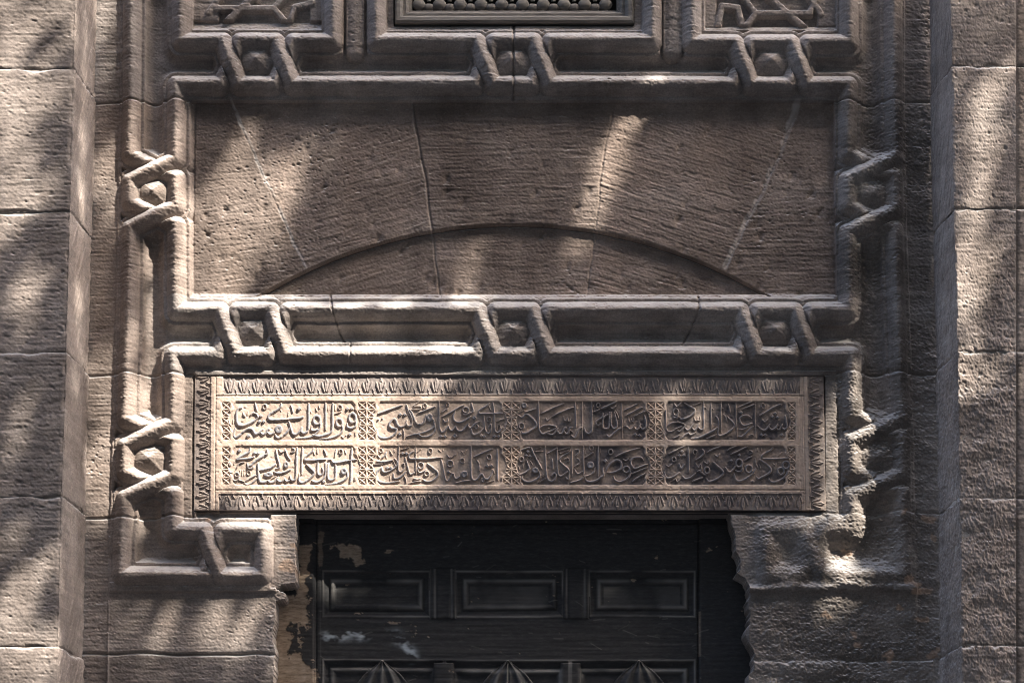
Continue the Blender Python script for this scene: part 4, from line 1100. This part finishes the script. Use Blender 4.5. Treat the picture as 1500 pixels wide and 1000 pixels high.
pier(-1, lp, [-110, 102, 310, 516, 727, 947, 1080], [(-110, 113), (0, 111), (310, 103), (516, 98), (727, 91), (947, 85), (1080, 81)],
     [(-60, 142), (100, 140), (560, 129), (1000, 121), (1090, 119)], -70, M_PIER, lambda m, y: np.full(len(y), 0.10), 200)
pier(1, rp, [-110, 97, 305, 514, 729, 945, 1080], [(-110, 1391), (0, 1392), (305, 1397), (516, 1402), (727, 1405), (947, 1408), (1080, 1410)],
     [(-60, 1361), (100, 1362), (560, 1371), (1000, 1378), (1090, 1379)], 1488, M_PIER, lambda m, y: 0.05 + 0.42 * sstep(250, 620, y), 400)
core(lp, -1, [(-110, 113), (0, 111), (310, 103), (516, 98), (727, 91), (947, 85), (1080, 81)], [(-60, 142), (100, 140), (560, 129), (1000, 121), (1090, 119)], -70)
core(rp, 1, [(-110, 1391), (0, 1392), (305, 1397), (516, 1402), (727, 1405), (947, 1408), (1080, 1410)], [(-60, 1361), (100, 1362), (560, 1371), (1000, 1378), (1090, 1379)], 1489)
q0 = [W(x_, y_, -0.13) for x_, y_ in ((1470, -108), (1620, -108), (1620, 1078), (1470, 1078))]
poly_obj('joint_mortar', [(float(a), -0.13, float(b_)) for a, b_ in q0], [(0, 3, 2, 1)], M_MORTAR, rp)
# next stones of the right pier, set slightly back beyond a dark vertical joint
def plain_block(root, xa, xb, y0, y1, yplane, seed, mat, sp=1.4):
    nx_, ny_ = int(abs(xb - xa) / sp) + 2, int((y1 - y0) / sp)
    gx, gyy = np.meshgrid(np.linspace(xa, xb, nx_), np.linspace(y0, y1, ny_))
    hh = 0.16 * fnoise(gx.shape, sp, 10, 0.9, 0, seed=seed) + 0.3 * fbm(gx.shape, sp, 26, 4, seed=seed + 1) + 0.2 * fnoise(gx.shape, sp, 1.1, 0.8, 0, seed=seed + 3) - 1.5 * pits(gx.shape, sp, 0.005, 1.6, 0.95, 0, seed=seed + 2)
    e = np.minimum(np.minimum(gyy - y0, y1 - gyy), np.minimum(gx - min(xa, xb), max(xa, xb) - gx))
    hh -= 5 * np.exp(-e / 1.6)
    px_, pz_ = W(gx, gyy, yplane)
    Pm = np.stack([px_, yplane - hh * PX, pz_], -1)
    grid_to_parts(Pm, np.zeros((ny_ - 1, nx_ - 1), int), np.ones((ny_ - 1, nx_ - 1), bool), {0: ('ashlar_block', mat, root, None)})
for (y0, y1, dx, back) in ((-110, 97, 1, 0.045), (97, 305, 2, 0.045), (305, 514, 1, 0.006), (514, 729, 1, 0.004), (729, 945, 1, 0.004), (945, 1080, 1, 0.004)):
    plain_block(rp, 1487.5 + dx, 1600, y0, y1, PY + back, 600 + y0, M_PIER)
for k, (y0, y1) in enumerate(((-110, 99), (100, 306), (307, 514), (515, 728), (729, 946), (947, 1080))):
    for (xa, xb) in ((1601, 1890 - 70 * (k % 2)), (1891 - 70 * (k % 2), 2240)):
        plain_block(rp, xa, xb, y0, y1, PY + 0.003, 700 + y0 + xa, M_PIER, 3.0)
    for (xa, xb) in ((-420 + 90 * (k % 2), -71), (-800, -421 + 90 * (k % 2))):
        plain_block(lp, xa, xb, y0 + 2, y1 + 2, PY + 0.003, 1900 + y0 - xa, M_PIER, 3.0)
for (xa, xb, root) in ((-802, -60, lp), (1590, 2242, rp)):
    q0 = [W(x_, y_, PY + 0.02) for x_, y_ in ((xa, -108), (xb, -108), (xb, 1078), (xa, 1078))]
    poly_obj('joint_mortar', [(float(a), PY + 0.02, float(b_)) for a, b_ in q0], [(0, 3, 2, 1)], M_MORTAR, root)

# ------------------------------------------------------------------ street, added facing house that blocks low sky, and the plane tree that dapples the wall
def simple(name, stops, scale, rough=0.9):
    m, nt, b = nodes_of(name)
    geo = N(nt, 'ShaderNodeNewGeometry')
    nt.links.new(ramp(nt, noise(nt, geo.outputs['Position'], scale, 6), stops), b.inputs['Base Color'])
    b.inputs['Roughness'].default_value = rough
    return m
M_GROUND = simple('dusty paving', [(0.3, (0.035, 0.032, 0.029)), (0.7, (0.065, 0.06, 0.053))], 3)
GZ = CAM[2] - 1.6
g = poly_obj('ground', [(-60, -60, GZ), (60, -60, GZ), (60, 30, GZ), (-60, 30, GZ)], [(0, 1, 2, 3)], M_GROUND)
g['kind'] = 'structure'
M_PLASTER = simple('grey plaster', [(0.3, (0.10, 0.09, 0.078)), (0.7, (0.15, 0.137, 0.12))], 1.2)
house = thing('sky_blocker_house', 'unseen plastered house added across the street to block low sky', 'house', (0, -10.0, GZ))
def quad_grid(x0, x1, z0, z1, holes, y, yb):
    xs_ = sorted({x0, x1, *[h_[0] for h_ in holes], *[h_[1] for h_ in holes]}); zs_ = sorted({z0, z1, *[h_[2] for h_ in holes], *[h_[3] for h_ in holes]})
    V, Fc = [], []
    def q(*vs): V.extend(vs); Fc.append(tuple(range(len(V) - 4, len(V))))
    for a, b2 in zip(xs_[:-1], xs_[1:]):
        for c2_, d2_ in zip(zs_[:-1], zs_[1:]):
            if any(h_[0] <= a and b2 <= h_[1] and h_[2] <= c2_ and d2_ <= h_[3] for h_ in holes): continue
            q((a, y, c2_), (a, y, d2_), (b2, y, d2_), (b2, y, c2_))
    for (a, b2, c2_, d2_) in holes:
        q((a, y, c2_), (a, yb, c2_), (a, yb, d2_), (a, y, d2_)); q((b2, y, c2_), (b2, y, d2_), (b2, yb, d2_), (b2, yb, c2_))
        q((a, y, d2_), (a, yb, d2_), (b2, yb, d2_), (b2, y, d2_)); q((a, y, c2_), (b2, y, c2_), (b2, yb, c2_), (a, yb, c2_))
        q((a, yb, c2_), (a, yb, d2_), (b2, yb, d2_), (b2, yb, c2_))
    q((x0, y, z1), (x0, y - 8, z1), (x1, y - 8, z1), (x1, y, z1)); q((x0, y, z0), (x0, y, z1), (x0, y - 8, z1), (x0, y - 8, z0)); q((x1, y, z0), (x1, y - 8, z0), (x1, y - 8, z1), (x1, y, z1))
    return V, Fc
HOL = [(float(a), float(a) + 1.1, GZ + zf, GZ + zf + 1.7) for a in range(-16, 17, 4) for zf in (1.2, 4.6, 8.0, 11.4, 14.8, 17.6)]
V, Fc = quad_grid(-60, 60, GZ - 0.02, GZ + 21.0, HOL, -10.0, -10.25)  # unseen block, sized to leave only the steep sky open
poly_obj('wall', V, Fc, M_PLASTER, house)
M_BARK = simple('bark', [(0.3, (0.07, 0.055, 0.04)), (0.7, (0.15, 0.12, 0.09))], 18)
M_LEAF = simple('leaf', [(0.3, (0.035, 0.06, 0.02)), (0.7, (0.07, 0.105, 0.035))], 6, 0.6)

# where the sun finds gaps in the crown, read off on the wall and on the piers
PATCH = [  # x, y, half-length, half-width, angle (deg, clockwise from +x), strength
 (225, 285, 62, 36, 80, 0.9), (345, 322, 100, 48, 120, 1.7), (1222, 640, 70, 20, 90, 0.35), (255, 410, 60, 22, 90, 0.12), (365, 446, 70, 12, 0, 0.25),
 (560, 440, 110, 15, 0, 0.8), (630, 514, 80, 22, 0, 1.6), (500, 516, 60, 14, 0, 0.5), (690, 370, 70, 20, 95, 0.25), (712, 410, 40, 20, 90, 0.22),
 (400, 562, 120, 26, 0, 1.0), (590, 570, 52, 26, 0, 0.8), (470, 682, 90, 40, 0, 1.5), (345, 640, 75, 48, 90, 0.6), (560, 690, 60, 26, 0, 0.8),
 (500, 620, 60, 40, 0, 0.5), (760, 690, 22, 16, 0, 0.45), (1000, 570, 90, 14, 0, 0.4), (880, 560, 60, 10, 0, 0.25),
 (210, 670, 90, 46, 85, 0.95), (150, 700, 70, 25, 90, 0.6), (150, 600, 60, 18, 90, 0.4),
 (812, 195, 50, 22, 120, 0.22), (915, 195, 46, 22, 110, 0.95), (880, 275, 62, 17, 105, 1.0), (740, 300, 70, 36, 0, 0.16), (835, 318, 26, 14, 0, 0.15),
 (365, 34, 46, 12, 0, 0.6), (925, 113, 70, 9, 0, 0.55), (150, 20, 70, 20, 90, 0.9), (150, 330, 160, 14, 90, 0.4),
 (260, 920, 110, 44, 0, 0.3), (385, 800, 60, 28, 90, 0.6), (330, 935, 60, 36, 0, 0.4), (300, 760, 40, 20, 0, 0.4),
 (1222, 700, 66, 20, 90, 0.5), (1228, 790, 66, 30, 90, 0.45), (1240, 870, 46, 30, 90, 0.6), (1180, 800, 60, 40, 90, 0.15), (1115, 900, 60, 40, 90, 0.08),
 (610, 1000, 110, 22, 0, 0.5), (430, 860, 70, 18, 90, 0.6), (450, 300, 60, 20, 120, 0.15), (1190, 560, 30, 20, 0, 0.3)
 , (560, 640, 270, 90, 0, 0.2), (960, 640, 220, 80, 0, 0.10), (375, 480, 80, 50, 0, 0.4), (150, 300, 330, 26, 90, 0.10), (320, 480, 160, 60, 0, 0.10), (200, 500, 90, 40, 90, 0.12)]
PIERP = [
 (12, 40, 80, 28, 90, 1.2), (80, 8, 34, 22, 0, 0.9), (60, 195, 90, 30, 120, 0.55), (14, 150, 70, 26, 90, 0.6), (90, 110, 30, 14, 90, 0.5), (50, 400, 70, 50, 90, 0.35), (40, 610, 70, 40, 0, 0.4),
 (12, 905, 100, 24, 90, 1.1), (88, 850, 26, 16, 90, 0.8), (60, 965, 56, 34, 0, 0.55), (60, 285, 60, 22, 0, 0.4),
 (1435, 70, 90, 46, 90, 0.3), (1450, 190, 110, 26, 98, 0.55), (1420, 230, 110, 34, 90, 0.2), (1432, 380, 80, 34, 90, 0.28), (1422, 485, 60, 28, 90, 0.4), (1428, 565, 56, 34, 90, 0.3), (1450, 700, 60, 40, 0, 0.08), (50, 250, 200, 60, 90, 0.22), (40, 700, 260, 60, 90, 0.14), (1440, 250, 300, 60, 90, 0.12), (45, 850, 160, 60, 90, 0.08), (118, 260, 170, 12, 90, 0.9), (116, 440, 110, 10, 90, 0.6), (122, 60, 70, 12, 90, 0.7)]
def sun_to_wall(px, py, yp):
    """wall-plane pixel lit by the same ray that lights pixel (px,py) of the plane Y = yp"""
    x, z = W(px, py, yp)
    t = (0 - yp) / (-S[1])
    x2, z2 = x - S[0] * t, z - S[2] * t
    r = row_of(z2, 0.0)
    xa, _ = W(0.0, r, 0.0); xb, _ = W(1.0, r, 0.0)
    return (x2 - xa) / (xb - xa), r
for (x, y, a, b_, an, s_) in PIERP:
    s_ *= 0.6 if x < 100 else 0.75; a *= 1.12; b_ *= 1.12
    yp = PY if not 105 < x < 130 else PY * 0.5
    q = sun_to_wall(x, y, yp)
    PATCH.append((float(q[0]), float(q[1]), a, b_, an, s_))
T0 = 0.018
def trans(px, py):
    T = np.full(px.shape, T0)
    WK = 1.15
    for (x, y, a, b_, an, s_) in PATCH:
        c_, s__ = math.cos(math.radians(an)), math.sin(math.radians(an))
        u = (px - x) * c_ + (py - y) * s__; v = -(px - x) * s__ + (py - y) * c_
        T += 1.35 * s_ * np.exp(-0.5 * ((u / a) ** 2 + (v / b_) ** 2) * 1.25)
    return np.clip(T, 0, 0.985)
rng = np.random.default_rng(5)
AL = 0.0026                                                # area of one leaf facing the sun
xr0, xr1, yr0, yr1 = -900, 2000, -260, 1420
area = (xr1 - xr0) * (yr1 - yr0) * PX * PX
tau_max = -math.log(T0) * 1.25
n = int(area * tau_max / AL)
px_, py_ = rng.uniform(xr0, xr1, n), rng.uniform(yr0, yr1, n)
tau = -np.log(trans(px_, py_)) * 1.25
tau[tau < 0.12] = 0
sel = rng.uniform(0, 1, n) < tau / tau_max
px_, py_ = px_[sel], py_[sel]; n = len(px_)
wx, wz = W(px_, py_, 0.0)
dist = 5.2 + 3.4 * rng.beta(2, 2, n)
ctr = np.stack([wx, np.zeros(n), wz], -1) + S[None] * dist[:, None]
# leaves turn roughly to the light
d1 = np.cross(S, (0, 0, 1)); d1 /= np.linalg.norm(d1); d2 = np.cross(d1, S)
th = rng.uniform(0, 2 * math.pi, n)
nrm = S[None] + rng.normal(0, 0.35, (n, 3)); nrm /= np.linalg.norm(nrm, axis=1, keepdims=True)
e1 = np.cos(th)[:, None] * d1 + np.sin(th)[:, None] * d2
e1 -= (e1 * nrm).sum(1, keepdims=True) * nrm; e1 /= np.linalg.norm(e1, axis=1, keepdims=True)
e2_ = np.cross(nrm, e1)
sz = rng.uniform(0.75, 1.25, n)[:, None]
La, Lb = 0.043, 0.030
V = np.stack([ctr - e1 * La * sz, ctr - e1 * La * 0.1 * sz + e2_ * Lb * sz + nrm * 0.006, ctr + e1 * La * sz, ctr - e1 * La * 0.1 * sz - e2_ * Lb * sz + nrm * 0.006], 1).reshape(-1, 3)
me = np_mesh('crown', V, np.arange(4 * n).reshape(n, 4))
tree = thing('shade_tree', 'leafy street tree whose crown throws dappled shade on the carved wall', 'tree', (5.2, -5.6, GZ))
link('crown', me, M_LEAF, tree)
def limb(pts, rad, nseg=10):
    V, Fc = [], []
    for i, (p, r) in enumerate(zip(pts, rad)):
        p = np.array(p, float)
        t = np.array(pts[min(i + 1, len(pts) - 1)], float) - np.array(pts[max(i - 1, 0)], float); t /= np.linalg.norm(t)
        a = np.cross(t, (0.3, 1, 0.1)); a /= np.linalg.norm(a); bq = np.cross(t, a)
        for k in range(nseg):
            an = 2 * math.pi * k / nseg
            V.append(p + r * (a * math.cos(an) + bq * math.sin(an)))
    for i in range(len(pts) - 1):
        for k in range(nseg):
            Fc.append((i * nseg + k, i * nseg + (k + 1) % nseg, (i + 1) * nseg + (k + 1) % nseg, (i + 1) * nseg + k))
    return V, Fc
base = np.array((5.2, -5.6, GZ)); fork = np.array((5.35, -5.2, GZ + 3.6))
V, Fc = limb([base + (0, 0, -0.05), base + (0.02, 0.05, 0.5), base + (0.1, 0.15, 1.8), fork], [0.30, 0.24, 0.20, 0.17])
poly_obj('trunk', V, Fc, M_BARK, tree, True)
gaps_ok = rng.permutation(n)[:400]
tips = ctr[gaps_ok]
tips = tips[np.argsort(tips[:, 0])][::40]
for q in tips:
    mid = (fork + q) / 2 + (0, 0, 0.5)
    V, Fc = limb([fork - (0, 0, 0.1), fork + (mid - fork) * 0.5 + (0, 0, 0.15), mid, q], [0.085, 0.06, 0.035, 0.008], 7)
    poly_obj('limb', V, Fc, M_BARK, tree, True)
